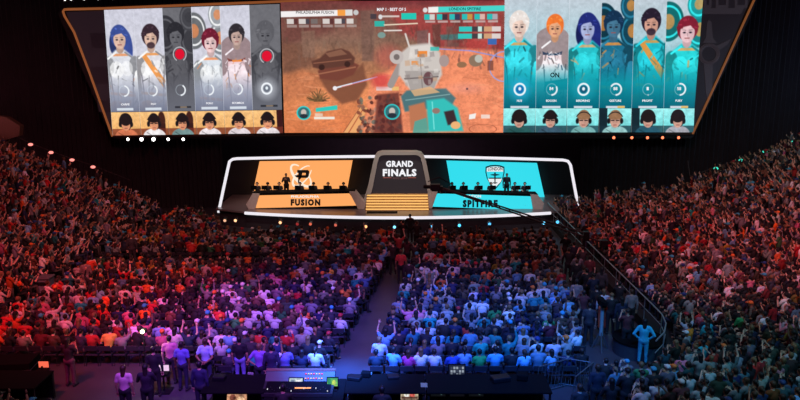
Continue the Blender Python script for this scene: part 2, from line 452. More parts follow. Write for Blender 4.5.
# ---- where everybody sits
SPECS=[]     # dict(loc, rz, kind, descr)
def rightL(Y): return -0.9+(Y-23.4)*.14
def leftR(Y): return -2.5+(Y-23.4)*.155
ROWS=.84
for k in range(30):
    Y=22.4+k*ROWS
    if Y>46.6: break
    far_=Y>40.3
    n=15 if k<22 else 15
    for i in range(0 if far_ else 15):
        x=rightL(Y)+.25+i*.505
        SPECS.append(dict(loc=(x,Y,0),blk='floor',side='right',row=k+1,seat=i+1))
    for i in range(32):
        x=leftR(Y)-.25-i*.505
        if x<-16.1: continue
        if x<-7.0 and k<2: continue
        if far_ and x>-10.9-max(0,Y-42.5)*.6: continue
        if 34.6<Y<36.2 and x<-7: continue
        SPECS.append(dict(loc=(x,Y,0),blk='floor',side='left',row=k+1,seat=i+1))
for side in ('left','right'):
    for r in range(31):
        d=r*ROWD; L=rowlen(side,d); n=int(L/.42); z=rowz(side,r)
        for i in range(n):
            t=.25+i*.42; x,y,a=standpt(side,d,t)
            SPECS.append(dict(loc=(x,y,z),blk='stand',side=side,row=r+1,seat=n-i))
def proj(p):
    x,y,z=p[0],p[1],p[2]-CAMZ; dep=y*CP-z*SP
    if dep<1: return None
    return 400+x/dep*FPX, 200-(y*SP+z*CP)/dep*FPX, dep
vis=[]
for s in SPECS:
    q=proj((s['loc'][0],s['loc'][1],s['loc'][2]+1.0))
    if q is None or q[0]<-100 or q[0]>900 or q[1]>430: continue
    s['pix']=q; s['dep']=q[2]
    vis.append(s)
# named spots override (seat nearest to a given picture spot is dressed as seen there)
DRESS=[((386,356),dict(shirt='pale blue',c=(110,175,225),hair='short')),((378,366),dict(shirt='navy',c=(22,30,60),hair='short')),
 ((407,364),dict(shirt='magenta',c=(190,60,130),hair='long')),((435,368),dict(shirt='white',c=(225,225,235),hair='short')),
 ((452,366),dict(shirt='blue',c=(50,90,180),hair='short')),((466,360),dict(shirt='pale blue',c=(130,170,220),hair='pony')),
 ((481,362),dict(shirt='green',c=(40,170,80),hair='short')),((497,366),dict(shirt='pale blue',c=(90,180,220),hair='short')),
 ((514,368),dict(shirt='black',c=(20,20,26),hair='short')),((528,362),dict(shirt='pale blue',c=(120,190,230),hair='pony')),
 ((303,356),dict(shirt='navy',c=(26,28,60),hair='long')),((316,354),dict(shirt='white',c=(190,190,210),hair='pony')),
 ((284,357),dict(shirt='violet',c=(120,100,170),hair='short')),((683,328),dict(shirt='orange',c=(240,130,40),hair='short')),
 ((741,318),dict(shirt='green',c=(40,150,90),hair='short')),((712,325),dict(shirt='teal',c=(60,170,190),hair='long'))]
for (x,y),d in DRESS:
    best=min((s for s in vis if 'dress' not in s),key=lambda s:(s['pix'][0]-x)**2+(s['pix'][1]-y)**2); best['dress']=d
vis.sort(key=lambda s:s['dep'])
def at(px,py_foot,**k): 
    g_=G(px,py_foot,0); return (g_.x,g_.y,0)
def headat(px,py,h=1.64):      # ground point under a head seen at px,py
    g_=G(px,py,h); return (g_.x,g_.y,0)
TAKEN=[]
PP=[ # px, head y, pose, shirt, hair, trousers, long, label
 (123,369,'stand_down',(226,170,196),'long',(30,28,36),False,'long-haired person in pale pink top standing, lower left floor'),
 (145,368,'stand_lap',(40,28,48),'long',(24,22,30),True,'long-haired person in dark clothes standing beside the pale pink top'),
 (169,339,'stand_down',(196,120,160),'short',(40,34,50),False,'person in pink t-shirt standing by the laptop stand'),
 (181,345,'stand_down',(104,104,196),'short',(34,34,60),False,'person in violet-blue shirt and dark trousers standing, seen from behind'),
 (205,342,'stand_behind',(170,190,236),'short',(50,56,84),False,'person in pale blue t-shirt standing with hands behind back'),
 (199,365,'stand_down',(30,30,70),'short',(28,28,50),True,'person in navy top standing at the lower left, nearest the camera'),
 (239,340,'stand_down',(18,16,26),'short',(120,120,190),False,'person in black shirt and pale jeans standing behind the seats'),
 (259,347,'stand_hips',(136,100,200),'short',(30,30,50),False,'person in violet shirt standing behind the last row'),
 (271,348,'stand_down',(40,34,70),'short',(30,30,50),True,'person in dark jersey with pale stripe standing near the console'),
 (153,350,'stand_down',(26,24,34),'short',(26,24,30),True,'person in black top standing between pink and pale shirts'),
 (67,341,'stand_lap',(40,20,34),'long',(90,50,70),False,'person in dark top bending over beside the left technical desk'),
 (85,262,'stand_down',(120,104,104),'short',(130,116,116),True,'person in grey clothes standing by the foot of the left stand'),
 (90,258,'stand_clap',(200,70,40),'short',(40,34,34),False,'person in orange-red top standing by the left stand'),
 (587,271,'stand_clap',(20,18,24),'short',(24,22,26),True,'person in black with orange vest straps standing in right aisle'),
 (597,288,'stand_down',(24,22,28),'short',(28,26,32),True,'person in black standing in the right aisle near the camera crane'),
 (604,292,'stand_down',(190,186,196),'short',(170,80,54),True,'person in pale top and rust trousers standing by the round riser'),
 (645,322,'stand_hips',(50,186,216),'long',(50,170,200),True,'person in bright turquoise outfit standing by the round riser'),
 (620,284,'stand_phone',(30,26,34),'short',(26,24,30),True,'person in black working beside the right guard rail'),
 (577,262,'stand_down',(24,22,26),'short',(24,22,26),True,'person in dark clothes standing alone in the right aisle'),
 (569,250,'stand_clap',(30,28,32),'short',(28,26,30),True,'person in dark clothes at the front of the right aisle'),
 (410,216,'stand_clap',(16,14,18),'short',(20,18,22),True,'person in black standing against the stage lip, centre'),
 (403,222,'stand_phone',(20,16,20),'short',(20,18,22),True,'photographer in black left of the centre aisle at stage front'),
 (417,223,'stand_phone',(30,20,24),'cap',(20,18,22),True,'capped photographer in black right of centre at stage front'),
 (399,236,'stand_cheer',(150,50,50),'short',(30,24,28),False,'person in red top with raised arms at front of centre aisle'),
 (407,240,'stand_clap',(60,24,30),'long',(30,24,28),True,'long-haired person in maroon in the centre aisle front'),
 (415,244,'stand_phone',(40,30,36),'short',(30,24,28),True,'person in charcoal holding a phone in the centre aisle'),
 (401,252,'stand_down',(190,60,60),'short',(30,24,28),False,'person in bright red top standing in the centre aisle'),
 (409,262,'stand_down',(50,24,28),'short',(24,22,28),True,'person in dark red top standing in the centre aisle'),
 (421,236,'stand_clap',(30,24,28),'short',(24,22,28),True,'person in black near the blue footlight at stage front'),
 (393,244,'stand_phone',(40,26,30),'cap',(24,22,28),True,'capped person in dark top left of the centre aisle front'),
 (598,368,'stand_down',(26,34,52),'short',(24,26,34),True,'person in navy top at the bottom edge beside the right barriers'),
 (612,382,'stand_fold',(30,30,36),'long',(24,26,34),True,'long-haired person in black at the bottom edge, right of the barriers'),
 (580,388,'stand_down',(40,44,50),'short',(24,26,34),True,'person in charcoal at the bottom edge, closest to the right control desk'),
 (628,372,'stand_fold',(22,26,34),'cap',(24,26,34),True,'capped person in black below the round riser'),
 (131,236,'stand_down',(60,54,58),'short',(50,44,50),True,'person in grey standing in the cross aisle on the left'),
 (167,232,'stand_down',(90,80,84),'short',(50,44,50),True,'person in grey top standing at the left stage corner'),
]
AIS=[(566,236,'clap'),(574,244,'down'),(583,249,'phone'),(578,256,'clap'),(590,258,'down'),(584,268,'hips'),(594,276,'clap'),(602,270,'down'),(577,282,'down'),(584,293,'phone'),(612,296,'clap'),(622,300,'down'),(590,306,'down'),(632,292,'down'),(628,312,'phone')]
ACOL=[((30,28,34),'black'),((60,56,60),'charcoal'),((90,40,44),'maroon'),((30,36,60),'navy'),((130,120,124),'grey')]
for i,(x,y,po) in enumerate(AIS):
    c_,n_=ACOL[i*3%5]; PP.append((x,y,'stand_'+po,c_,('short','short','cap','long')[i%4],(28,26,32),bool(i%2),'person in %s top standing in the right aisle, %s from the stage end'%(n_,ordn(i+1))))
for (px,py,pose,sh,hair,tr_,lg,lab) in PP:
    if pose=='stand_lap': pose='stand_fold'
    loc=headat(px,py); rz=-.1*loc[0]/10+random.uniform(-.25,.25)
    person(loc,rz,pose,sh,hair,None,None,tr_,lg,1.0,lab,None); TAKEN.append(loc)
near_n=300-len(PP)-17
BIN=G(47,299,0); TAKEN += [(BIN.x,BIN.y,0),(BIN.x,BIN.y-.6,0),(BIN.x,BIN.y-1.2,0),(BIN.x,BIN.y-1.8,0)]
def in_gap(s):
    x,y,z=s['loc']; 
    if s['blk']=='stand' and z<1.5 and s['side']=='right' and 585<s['pix'][0]<662 and 300<s['pix'][1]<362: return True
    return False
cnt=0; SEATED_POSES=['seat_lap']*16+['seat_cheer']+['seat_phone']*3+['seat_clap']*5+['seat_one']+['seat_lean']*5
chairs=[]
for s in vis:
    if in_gap(s): continue
    if any((s['loc'][0]-q[0])**2+(s['loc'][1]-q[1])**2<(.42 if s['blk']=='floor' else .3)**2+.02 and s['loc'][2]<1 for q in TAKEN): continue
    px,py,dep=s['pix']; x,y,z=s['loc']
    stand=s['blk']=='stand'
    if random.random()<(.035 if not stand else .05) and 'dress' not in s:
        if not stand: chairs.append(s)
        continue
    if stand and dep>33 and random.random()<.02: continue
    bias={}  # floor shirts weighted towards each zone's lamp hue, light put into cloth
    if 380<px<590 and py>285: bias={'pale blue':3,'white':1.6,'navy':1.6,'teal':2,'green':1.2,'red':.3,'orange':.12,'yellow':.4,'maroon':.4,'brown':.4}
    elif 200<px<=380 and py>285: bias={'navy':2.4,'white':1.8,'grey':1.6,'charcoal':1.3,'orange':.35,'red':.35,'green':.5,'yellow':.3,'maroon':.6}
    elif px<=200 and py>280: bias={'orange':.9,'black':1.6,'white':1.6,'red':1.5,'pink':1.8,'teal':.4,'green':.4}
    if stand: bias={'white':1.5,'black':1.2,'charcoal':1.3,'grey':2.2,'orange':.6,'green':.4,'yellow':.4,'brown':1.2,'pink':1.6,'navy':.6}
    nm,c,_=pick(bias)
    if 'dress' in s: nm=s['dress']['shirt']; c=s['dress']['c']
    kk=random.uniform(.4,1.1) if stand else (random.uniform(.5,1.0) if py<285 else random.uniform(.75,1.05))
    if 'dress' in s: kk=1
    c=tuple(max(6,min(250,v*kk+random.uniform(-10,10))) for v in c)
    hair=random.choices(['short','long','pony','bun','cap'],[52,20,8,2,18])[0]; hairc=random.choice(HAIRC)
    if hair=='cap': hairc=random.choice([(24,24,28),(235,120,50),(220,220,220),(60,160,190),(30,60,120),(180,40,50),(30,30,34)])
    if 'dress' in s: hair=s['dress']['hair']; hairc=random.choice(HAIRC[:4])
    skin=random.choice(SKINS); trou=random.choice([(30,32,44),(44,52,80),(24,24,26),(80,76,70)])
    long_=random.random()<.25; s_=random.uniform(.93,1.08)
    tx,ty=0,56; rz=math.atan2(ty-y,tx-x)-PI/2
    if not stand: rz*=.6
    rz+=random.gauss(0,.22)
    if stand:
        pose=random.choices(['seat_lap','seat_clap','seat_cheer','seat_one','seat_phone','stand_cheer','stand_clap','stand_down','seat_lean'],[34,20,1.5,2.5,8,1 if dep>30 else 0,6 if dep>30 else 0,4 if dep>30 else 0,10])[0]
    else: pose=random.choice(SEATED_POSES)
    if 'dress' in s: pose='seat_lap'
    if stand: s_*=.90
    loc=(x+random.uniform(-.08,.08),y+random.uniform(-.05,.08),z)
    if not stand: chairs.append(s)
    if cnt<near_n and -8<px<808 and py<408:
        cnt+=1
        side=s['side']
        hw={'short':'','long':'long-haired ','pony':'ponytailed ','bun':'','cap':'capped '}[hair]
        if not stand: lab='%sperson in %s top, %s row from back, %s seat %s of centre aisle'%(hw,nm,ordn(s['row']),ordn(s['seat']),side); grp='spectators seated on the arena floor'
        else: lab='%sperson in %s top, %s stand, %s row up, %s seat from near end'%(hw,nm,side,ordn(s['row']),ordn(s['seat'])); grp='spectators in the raked stands'
        person(loc,rz,pose,c,hair,hairc,skin,trou,long_,s_,lab,grp)
    else: far_person(loc,rz,pose,c,hair,hairc,skin,trou,long_,s_)
# ---- chairs
def chair_parts():
    seat=MB().box((0,.0,.43),(.44,.42,.05),bev=.018)
    back=MB(); 
    back.box((0,-.245,.71),(.43,.035,.20),Matrix.Rotation(.12,3,'X'),bev=.014)
    fr=MB()
    for s in(-1,1): fr.tube([(s*.215,.18,.40),(s*.215,-.18,.40),(s*.215,-.215,.52),(s*.215,-.262,.81)],.011,6)
    fr.tube([(-.215,-.262,.81),(.215,-.262,.81)],.011,6)
    legs=[]
    for sx in(-1,1):
        for sy in(-1,1): legs.append(MB().tube([(sx*.215,sy*.16,.41),(sx*.215,sy*.20,.0)],.011,6))
    return seat,back,fr,legs
_s,_b,_f,_l=chair_parts()
CH=dict(seat=_s.mesh('seat'),backrest=_b.mesh('backrest'),frame=_f.mesh('frame')); CH['seat'].materials.append(M_chair); CH['backrest'].materials.append(M_chair); CH['frame'].materials.append(M_cframe)
LEGM=[l.mesh('leg') for l in _l]
for l in LEGM: l.materials.append(M_cframe)
allm=MB()
for q in (_s,_b): allm.add(q.v,q.f)
allm.cur=1
for q in [_f]+_l: allm.add(q.v,q.f)
CHALL=allm.mesh('folding_chair'); CHALL.materials.append(M_chair); CHALL.materials.append(M_cframe)
chairs.sort(key=lambda s:s['dep']); rest=MB()
for i,s in enumerate(chairs):
    x,y,z=s['loc']; lab='black padded chair, %s row from back, %s seat %s of centre aisle'%(ordn(s['row']),ordn(s['seat']),s['side'])
    if i<60:
        r=empty('folding_chair',(x,y-.02,z)); tag(r,lab,'chair','black chairs set out on the arena floor')
        for k in('seat','backrest','frame'): link(k,CH[k],None,r)
        for l in LEGM: link('leg',l,None,r)
    elif i<300:
        r=link('folding_chair',CHALL); r.location=(x,y-.02,z); tag(r,lab,'chair','black chairs set out on the arena floor')
    else:
        o=Vector((x,y-.02,z)); rest.add([Vector(v)+o for v in _b.v],_b.f); rest.add([Vector(v)+o for v in _s.v],_s.f)
        for q in _l: rest.add([Vector(v)+o for v in q.v],q.f)
tag(rest.build('folding_chair_rows',M_chair),'rows of black chairs on the far half of the arena floor','chair',kind='stuff')
#@@PART2@@
# ------------------------------------------------------------------ LED pictures
class Canvas:
    def __init__(s,x0,y0,x1,y1,res=2.0,bg=(0,0,0)):
        s.x0,s.y0,s.x1,s.y1,s.res=x0,y0,x1,y1,res
        s.W=int((x1-x0)*res); s.H=int((y1-y0)*res)
        s.a=np.zeros((s.H,s.W,3))+np.array(bg,float)
        yy,xx=np.mgrid[0:s.H,0:s.W]; s.X=x0+(xx+.5)/res; s.Y=y0+(yy+.5)/res
    def mix(s,m,col,al=1.0):
        m=(np.clip(m,0,1)*al)[...,None]; s.a=s.a*(1-m)+np.array(col,float)*m
    def grad(s,ys,cols):
        for c in range(3): s.a[...,c]=np.interp(s.Y,ys,[k[c] for k in cols])
    def gradmix(s,y0,y1,col,al=1.0): s.mix((s.Y-y0)/(y1-y0),col,al)
    def ell(s,cx,cy,rx,ry,col,al=1.0,rot=0,soft=.35):
        c,si=math.cos(rot),math.sin(rot); dx=s.X-cx; dy=s.Y-cy
        u=(dx*c+dy*si)/rx; v=(-dx*si+dy*c)/ry; d=(np.sqrt(u*u+v*v)-1)*min(rx,ry)
        s.mix(.5-d/(2*soft),col,al)
    def ring(s,cx,cy,r,w,col,al=1.0,a0=None,a1=None,ry=None):
        dx=s.X-cx; dy=(s.Y-cy)*(1 if ry is None else r/ry); d=abs(np.sqrt(dx*dx+dy*dy)-r)-w/2
        m=np.clip(.5-d/.6,0,1)
        if a0 is not None:
            an=np.degrees(np.arctan2(-dy,dx))%360; m=m*(((an-a0)%360)<((a1-a0)%360))
        s.mix(m,col,al)
    def poly(s,pts,col,al=1.0,soft=.35):
        n=len(pts); ins=np.zeros(s.X.shape,bool); dist=np.full(s.X.shape,1e9)
        for i in range(n):
            ax,ay=pts[i]; bx,by=pts[(i+1)%n]
            if ay!=by:
                c=((ay>s.Y)!=(by>s.Y))&(s.X<(bx-ax)*(s.Y-ay)/(by-ay)+ax); ins^=c
            L=(bx-ax)**2+(by-ay)**2+1e-9; t=np.clip(((s.X-ax)*(bx-ax)+(s.Y-ay)*(by-ay))/L,0,1)
            dist=np.minimum(dist,np.hypot(s.X-ax-t*(bx-ax),s.Y-ay-t*(by-ay)))
        d=np.where(ins,-dist,dist); s.mix(.5-d/(2*soft),col,al)
    def rect(s,x0,y0,x1,y1,col,al=1.0): s.poly([(x0,y0),(x1,y0),(x1,y1),(x0,y1)],col,al,.3)
    def line(s,ax,ay,bx,by,w,col,al=1.0):
        L=(bx-ax)**2+(by-ay)**2; t=np.clip(((s.X-ax)*(bx-ax)+(s.Y-ay)*(by-ay))/L,0,1)
        d=np.hypot(s.X-ax-t*(bx-ax),s.Y-ay-t*(by-ay))-w/2; s.mix(.5-d/.6,col,al)
    def noise(s,sc_,amt,mask=None,seed=0):
        r=np.random.default_rng(seed); n=np.zeros((s.H,s.W))
        for o in range(3):
            st=max(1,int(sc_*s.res/2**o)); g=r.random((s.H//st+3,s.W//st+3))
            yi=np.arange(s.H)/st; xi=np.arange(s.W)/st; y0=yi.astype(int); x0=xi.astype(int); fy=(yi-y0)[:,None]; fx=(xi-x0)[None]
            v=(g[y0][:,x0]*(1-fy)*(1-fx)+g[y0+1][:,x0]*fy*(1-fx)+g[y0][:,x0+1]*(1-fy)*fx+g[y0+1][:,x0+1]*fy*fx); n+=(v-.5)*[1,.6,.4][o]
        if mask is None: mask=1
        s.a=np.clip(s.a*(1+amt*n*mask)[...,None],0,255)
    def grey(s,k=.6,off=10):
        l=s.a@np.array([.3,.59,.11]); s.a=np.stack([l*k+off,l*k+off,l*k+off+6],-1)
    def mesh(s,name,quad,Y,parent):     # quad: picture corners tl,tr,br,bl on the plane Y
        H,W=s.H,s.W; q=[np.array(P(x,y,Y)) for x,y in quad]
        u=np.linspace(0,1,W)[None,:,None]; v=np.linspace(0,1,H)[:,None,None]
        co=(q[0]*(1-u)+q[1]*u)*(1-v)+(q[3]*(1-u)+q[2]*u)*v
        me=bpy.data.meshes.new(name); me.vertices.add(H*W); me.vertices.foreach_set('co',co.reshape(-1).astype(np.float32))
        idx=np.arange(H*W).reshape(H,W); F=np.stack([idx[:-1,:-1],idx[1:,:-1],idx[1:,1:],idx[:-1,1:]],-1).reshape(-1,4); n=len(F)
        me.loops.add(n*4); me.loops.foreach_set('vertex_index',F.ravel().astype(np.int32)); me.polygons.add(n)
        me.polygons.foreach_set('loop_start',(np.arange(n)*4).astype(np.int32)); me.polygons.foreach_set('loop_total',np.full(n,4,np.int32)); me.update(calc_edges=True)
        c=np.ones((H,W,4)); c[...,:3]=lin(np.clip(s.a,0,255)); at=me.color_attributes.new('Col','FLOAT_COLOR','POINT'); at.data.foreach_set('color',c.ravel().astype(np.float32))
        return link(name,me,M_led,parent)

SY=50.0
wall=empty('video_wall',P(400,137,SY+.6)); wall.location=(0,0,0)
tag(wall,'giant hanging video wall with game picture, portraits and orange edge trim','screen')
m=MB(); slab(m,[(58,14),(61,8.5),(70,7),(280,-1),(505,-9),(762,-14),(752,14),(693,137),(690,138.5),(115,138.5),(111,137)],SY+.12,.9)
m.build('housing',mat('screen_housing',(22,18,20),.7),wall)
m=MB(); slab(m,[(66,12),(104,10.5),(113,135.5)],SY+.06,.05); m.build('side_panel',E('panel_dim',(31,20,26),1),wall)
for (x0,y0,x1,y1) in [(90,33,105,48),(90,67,108,84),(97,100,110,112)]:
    mm=MB(); slab(mm,[(x0,y0),(x1,y0),(x1+1,y1),(x0+2,y1)],SY+.04,.02); mm.build('dark_patch',E('patch_dim',(22,12,18),1),wall)
m=MB(); slab(m,[(703,-12),(756,-13),(692,134),(694,108)],SY+.06,.05); m.build('side_panel',E('panel_dim2',(24,18,23),1),wall)
# dim league emblem on the right side panel
M_emb=E('emblem_dim',(42,36,42),1)
em=MB(); em.tube([P(709+9*math.cos(a),54+9*math.sin(a),SY+.03) for a in np.linspace(0,2*PI,24,endpoint=False)],.13,6,closed=True)
slab(em,[(709,20),(711.5,22),(713,38),(717,43),(703,43),(706,38),(707.5,22)],SY+.02,.03)
slab(em,[(714,47),(731,39),(728,44),(718,51)],SY+.02,.03)
slab(em,[(704,64),(713,64),(712,92),(708,100),(706,92)],SY+.02,.03)
em.build('emblem',M_emb,wall)
em=MB()
for xa,xb in ((704,712),(716,729),(735,748)): 
    for q in ([(xa,-8),(xb,-8),(xb,-5),(xa,-5)],[(xa,-8),(xa+2.5,-8),(xa+2.5,7),(xa,7)],[(xb-2.5,-8),(xb,-8),(xb-.5,7),(xb-3,7)],[(xa,5),(xb-1,5),(xb-1,8),(xa,8)]): slab(em,q,SY+.02,.03)
slab(em,[(703,8),(744,8),(741,14),(703,14)],SY+.02,.03)
em.build('emblem_letters',M_emb,wall)
tr=MB()
tr.tube([P(x,y,SY+.02) for x,y in [(112.5,136.5),(90,74),(74,32),(64.5,16),(63,11.5),(64.5,9.5),(68,9.3),(104,8.5),(280,1.5),(420,-4),(505,-7.5)]],.085,8)
tr.build('edge_trim',M_trim,wall)
tr=MB(); tr.tube([P(x,y,SY+.02) for x,y in [(505,-7.5),(700,-13),(754,-14),(757,-11),(755,-2),(728,57),(692.5,134)]],.085,8); tr.build('edge_trim',E('trim_orange2',(140,82,40),.7),wall)
tr=MB(); tr.tube([P(x,y,SY+.02) for x,y in [(112.5,136.5),(400,134.5),(692.5,134)]],.06,8); tr.build('edge_trim',mat('trim_brown',(70,50,44),.6),wall)

# portraits: plain anonymous figures in the teams' colours, not the game's characters
SK=(226,188,168); INK=(30,26,40)
def portrait(team,spec):
    c=Canvas(0,0,32,104,2.2)
    if team=='L': c.grad([0,60,78,104],[(206,206,220),(212,212,224),(168,172,188),(112,118,140)])
    else: c.grad([0,45,75,104],[(196,206,216),(170,205,215),(20,160,176),(0,104,124)])
    hx,hy=spec.get('h',(17,28)); suit=spec['suit']; acc=spec['acc']; hair=spec['hair']; skin=spec.get('skin',SK); big=spec.get('big',0); k=spec.get('lean',0)
    KS=1.12 if big else 1.26; X0,Y0=c.X.copy(),c.Y.copy(); c.X=(c.X-16)/KS+16; c.Y=(c.Y-hy)/KS+hy-1.5
    sh=tuple(v*.66 for v in suit); hi=tuple(min(255,v*1.12+12) for v in suit)
    rq=random.Random(spec['seed']*7+1)
    if spec.get('shell'):
        for q,(ex,ey,er) in enumerate(((5,24,11),(28,30,10),(26,12,8))): c.ell(ex,ey,er,er*1.3,tuple(v*(.5+.12*q) for v in suit)); c.ring(ex,ey,er*.8,1.2,hi,.9,ry=er); c.ell(ex,ey,er*.4,er*.5,acc,.7)
    if spec.get('longh'): c.ell(hx+5,hy+8,6,15,hair); c.ell(hx-5,hy+4,4,9,tuple(v*.7 for v in hair))
    if big:
        c.ell(16,66,21,30,suit); c.ell(16,74,17,22,hi,.7); c.rect(-1,45,33,50,spec.get('belt',INK),.9); c.rect(12,44.5,21,50.5,acc)
        c.ell(16,hy+10,15,11,sh)
        c.ell(1,52,7,11,sh); c.ell(31,52,7,11,sh)
    else:
        c.poly([(hx-4,hy+9),(hx+4,hy+9),(hx+11+k,hy+15),(hx+14+k,hy+28),(hx+11,hy+60),(hx-12,hy+60),(hx-14,hy+28),(hx-11,hy+15)],suit,soft=.8)
        c.ell(hx-11,hy+22,5,8,sh); c.ell(hx+12,hy+22,5,8,sh); c.ell(hx-4,hy+25,6,7,hi,.7); c.ell(hx+5,hy+24,5,6,hi,.5)
        c.line(hx-13,hy+28,hx-12,hy+48,5,sh); c.line(hx+14,hy+28,hx+12,hy+48,5,hi)
        c.poly([(hx-9,hy+14),(hx-5,hy+13),(hx+11,hy+34),(hx+9,hy+40)],acc,.9 if spec.get('sash') else .0)
        c.line(hx-10,hy+44,hx+10,hy+46,2.2,acc,.8); c.line(hx-3,hy+30,hx-5,hy+56,.8,sh); c.line(hx-6,hy+13,hx+6,hy+13,2,acc,.8)
        c.ell(hx-6,hy+56,7,6,acc,.8)
    for _ in range(46):
        x_=hx+rq.uniform(-13,13); y_=hy+rq.uniform(15,58); a_=rq.uniform(-1.2,1.2)+PI/2; L_=rq.uniform(1.5,6)
        if big and y_<hy+19: continue
        c.line(x_,y_,x_+math.cos(a_)*L_,y_+math.sin(a_)*L_,rq.uniform(.5,1.6),rq.choice([hi,sh,hi,sh,tuple(v*.4 for v in suit),acc]),rq.uniform(.35,.85))
    c.line(hx-11,hy+16,hx-4,hy+11,1.4,hi); c.line(hx+11,hy+16,hx+4,hy+11,1.4,sh)
    c.line(hx-9.5,hy+30,hx-7,hy+58,1.0,INK,.5); c.line(hx+10,hy+30,hx+8,hy+58,1.0,INK,.5)
    c.ell(hx,hy+8,3.2,4,tuple(v*.85 for v in skin)); c.ell(hx,hy-2,7.6,9,hair)
    c.ell(hx,hy+1,5.2,7.2,skin); c.ell(hx+2.4,hy+2,2.6,5.5,tuple(v*.88 for v in skin),.6)
    c.poly([(hx-6,hy-1),(hx-4,hy-8),(hx+5,hy-8),(hx+6,hy),(hx+2,hy-4),(hx-3,hy-3)],hair)
    for _ in range(9):
        a_=rq.uniform(PI,2*PI); c.line(hx+math.cos(a_)*4,hy-2+math.sin(a_)*5,hx+math.cos(a_)*7.4,hy-2+math.sin(a_)*7.6,1.3,hair)
    for _ in range(6):
        a_=rq.uniform(PI,2*PI); c.line(hx+math.cos(a_)*5,hy-2+math.sin(a_)*6,hx+math.cos(a_)*7,hy-1+math.sin(a_)*8,.6,tuple(min(255,v*1.35+14) for v in hair),.7)
    for s in(-1,1): c.ell(hx+s*2.2,hy+1,1.0,.6,INK); c.line(hx+s*1.2,hy-.6,hx+s*3.4,hy-.9,.5,tuple(v*.6 for v in skin))
    c.line(hx-1.5,hy+5,hx+1.5,hy+5,.7,(150,80,80)); c.line(hx,hy+1.5,hx+.3,hy+3.4,.5,tuple(v*.75 for v in skin))
    if spec.get('beard'): c.ell(hx,hy+6,3.6,2.6,hair,.85)
    if spec.get('plate'): c.poly([(10,72),(32,69),(32,78),(9,80)],(30,120,130)); 
    c.X,c.Y=X0,Y0; c.noise(3,.10,seed=spec['seed'])
    sig_=0
    if team=='L': c.gradmix(66,84,(150,156,176),.85); c.mix((c.Y-84)/20,(112,118,140),.9)
    else: c.gradmix(62,80,(10,150,166),.9); c.mix((c.Y-80)/24,(0,98,118),.95)
    oy=(82 if team=='L' else 86)
    if spec.get('dead'):
        c.grey(.42,22); c.mix((c.Y-60)/40,(128,132,146),.55)
        c.ell(17,46 if spec['dead']==1 else 50,5.2,5.2,(225,20,50)); c.ring(17,46 if spec['dead']==1 else 50,7,1.1,(190,190,195),1,300,240)
        c.rect(9,98.3,15,100.4,(50,52,60)); c.rect(22,98.3,27,100.4,(50,52,60)); c.line(15,99.4,22,99.4,.8,(150,120,80))
    glow=spec.get('glow')
    if glow: c.ell(16,oy,9,9,glow,.6,soft=5); c.ring(16,oy,5.2,1.6,(245,250,255)); c.ell(16,oy,3.6,3.6,spec.get('core',(20,90,150))); c.ell(16,oy-.5,1.4,1.6,(235,245,250))
    else: c.ring(16,oy,5.2,.6,(210,225,235),.55); c.ring(16,oy,5.2,1.5,(240,245,250),1,270,spec.get('arc',120))
    if not spec.get('dead'): 
        by=99.5 if team=='L' else 101.5
        c.rect(7,by,25,by+2.6,(214,222,232)); 
        if spec.get('gold'): c.rect(18,by,25,by+2.6,(230,190,110))
    c.mix((c.X<.5)|(c.X>31.6),(235,240,250),.8)
    return c
Lx_t=[104,133,162,191,219.5,249,279.5]; Lx_b=[111,139.5,167.5,195.4,223.8,252.6,282]
def edge(xs_t,yt,xs_b,yb,i,y): f=(y-yt)/(yb-yt); return xs_t[i]+(xs_b[i]-xs_t[i])*f
def Ltop(x): return 10-(x-104)/176*6
def Lmid(x): return 112-(x-111)/171*2.3
def Lbot(x): return 135.5-(x-113)/170*2.5
Rx_t=[504.5,537,569.5,602,634.5,667,703.5]; Rx_b=[503.5,535.5,567,599,631.5,663.5,694.5]
W_=(224,226,234); T_=(40,196,204)
LS=[dict(suit=W_,acc=(240,150,90),hair=(60,80,150),longh=1,h=(15,27),seed=1,arc=80),dict(suit=(228,226,232),acc=(240,150,70),hair=(56,40,50),beard=1,sash=1,h=(17,27),seed=2,arc=60),
 dict(suit=(150,150,154),acc=(90,90,90),hair=(50,50,54),dead=1,h=(14,26),seed=3,arc=60,shell=1),dict(suit=(216,222,230),acc=(240,140,80),hair=(110,30,50),skin=(240,205,205),h=(19,33),seed=4,arc=60,lean=2,shell=1),
 dict(suit=(240,206,212),acc=(240,140,60),hair=(50,46,52),belt=(120,50,40),big=1,h=(17,28),seed=5,arc=70,skin=(200,170,160)),dict(suit=(160,160,166),acc=(110,110,110),hair=(170,170,172),dead=2,h=(16,27),seed=6,glow=(230,235,245),core=(110,116,130))]
RS=[dict(suit=(50,205,220),acc=(240,160,80),hair=(236,226,220),skin=(240,210,195),h=(15,26),seed=7,glow=(60,190,240),core=(20,110,180)),dict(suit=(238,214,218),acc=(30,60,90),hair=(240,120,50),skin=(232,170,130),belt=(30,50,80),big=1,plate=1,h=(18,28),seed=8,arc=30),
 dict(suit=T_,acc=(240,170,110),hair=(34,44,120),skin=(170,180,220),longh=1,h=(18,28),seed=9,glow=(40,170,190),core=(20,90,120)),dict(suit=(30,110,140),acc=(245,150,60),hair=(20,50,80),skin=(70,120,150),shell=1,belt=(40,215,215),h=(13,26),seed=10,arc=150,gold=1),
 dict(suit=(30,190,204),acc=(240,150,60),hair=(40,30,46),skin=(214,160,140),beard=1,sash=1,h=(17,24),seed=11,arc=275),dict(suit=(40,210,214),acc=(245,160,80),hair=(130,30,50),shell=1,skin=(240,200,205),h=(19,31),seed=12,arc=100,gold=1)]
NL=['CARPE','EQO','','POKO','BOOMBOX','']; NR=['NUS','BDOSIN','BIRDRING','GESTURE','PROFIT','FURY']; PR=['','84','','88','1','58']
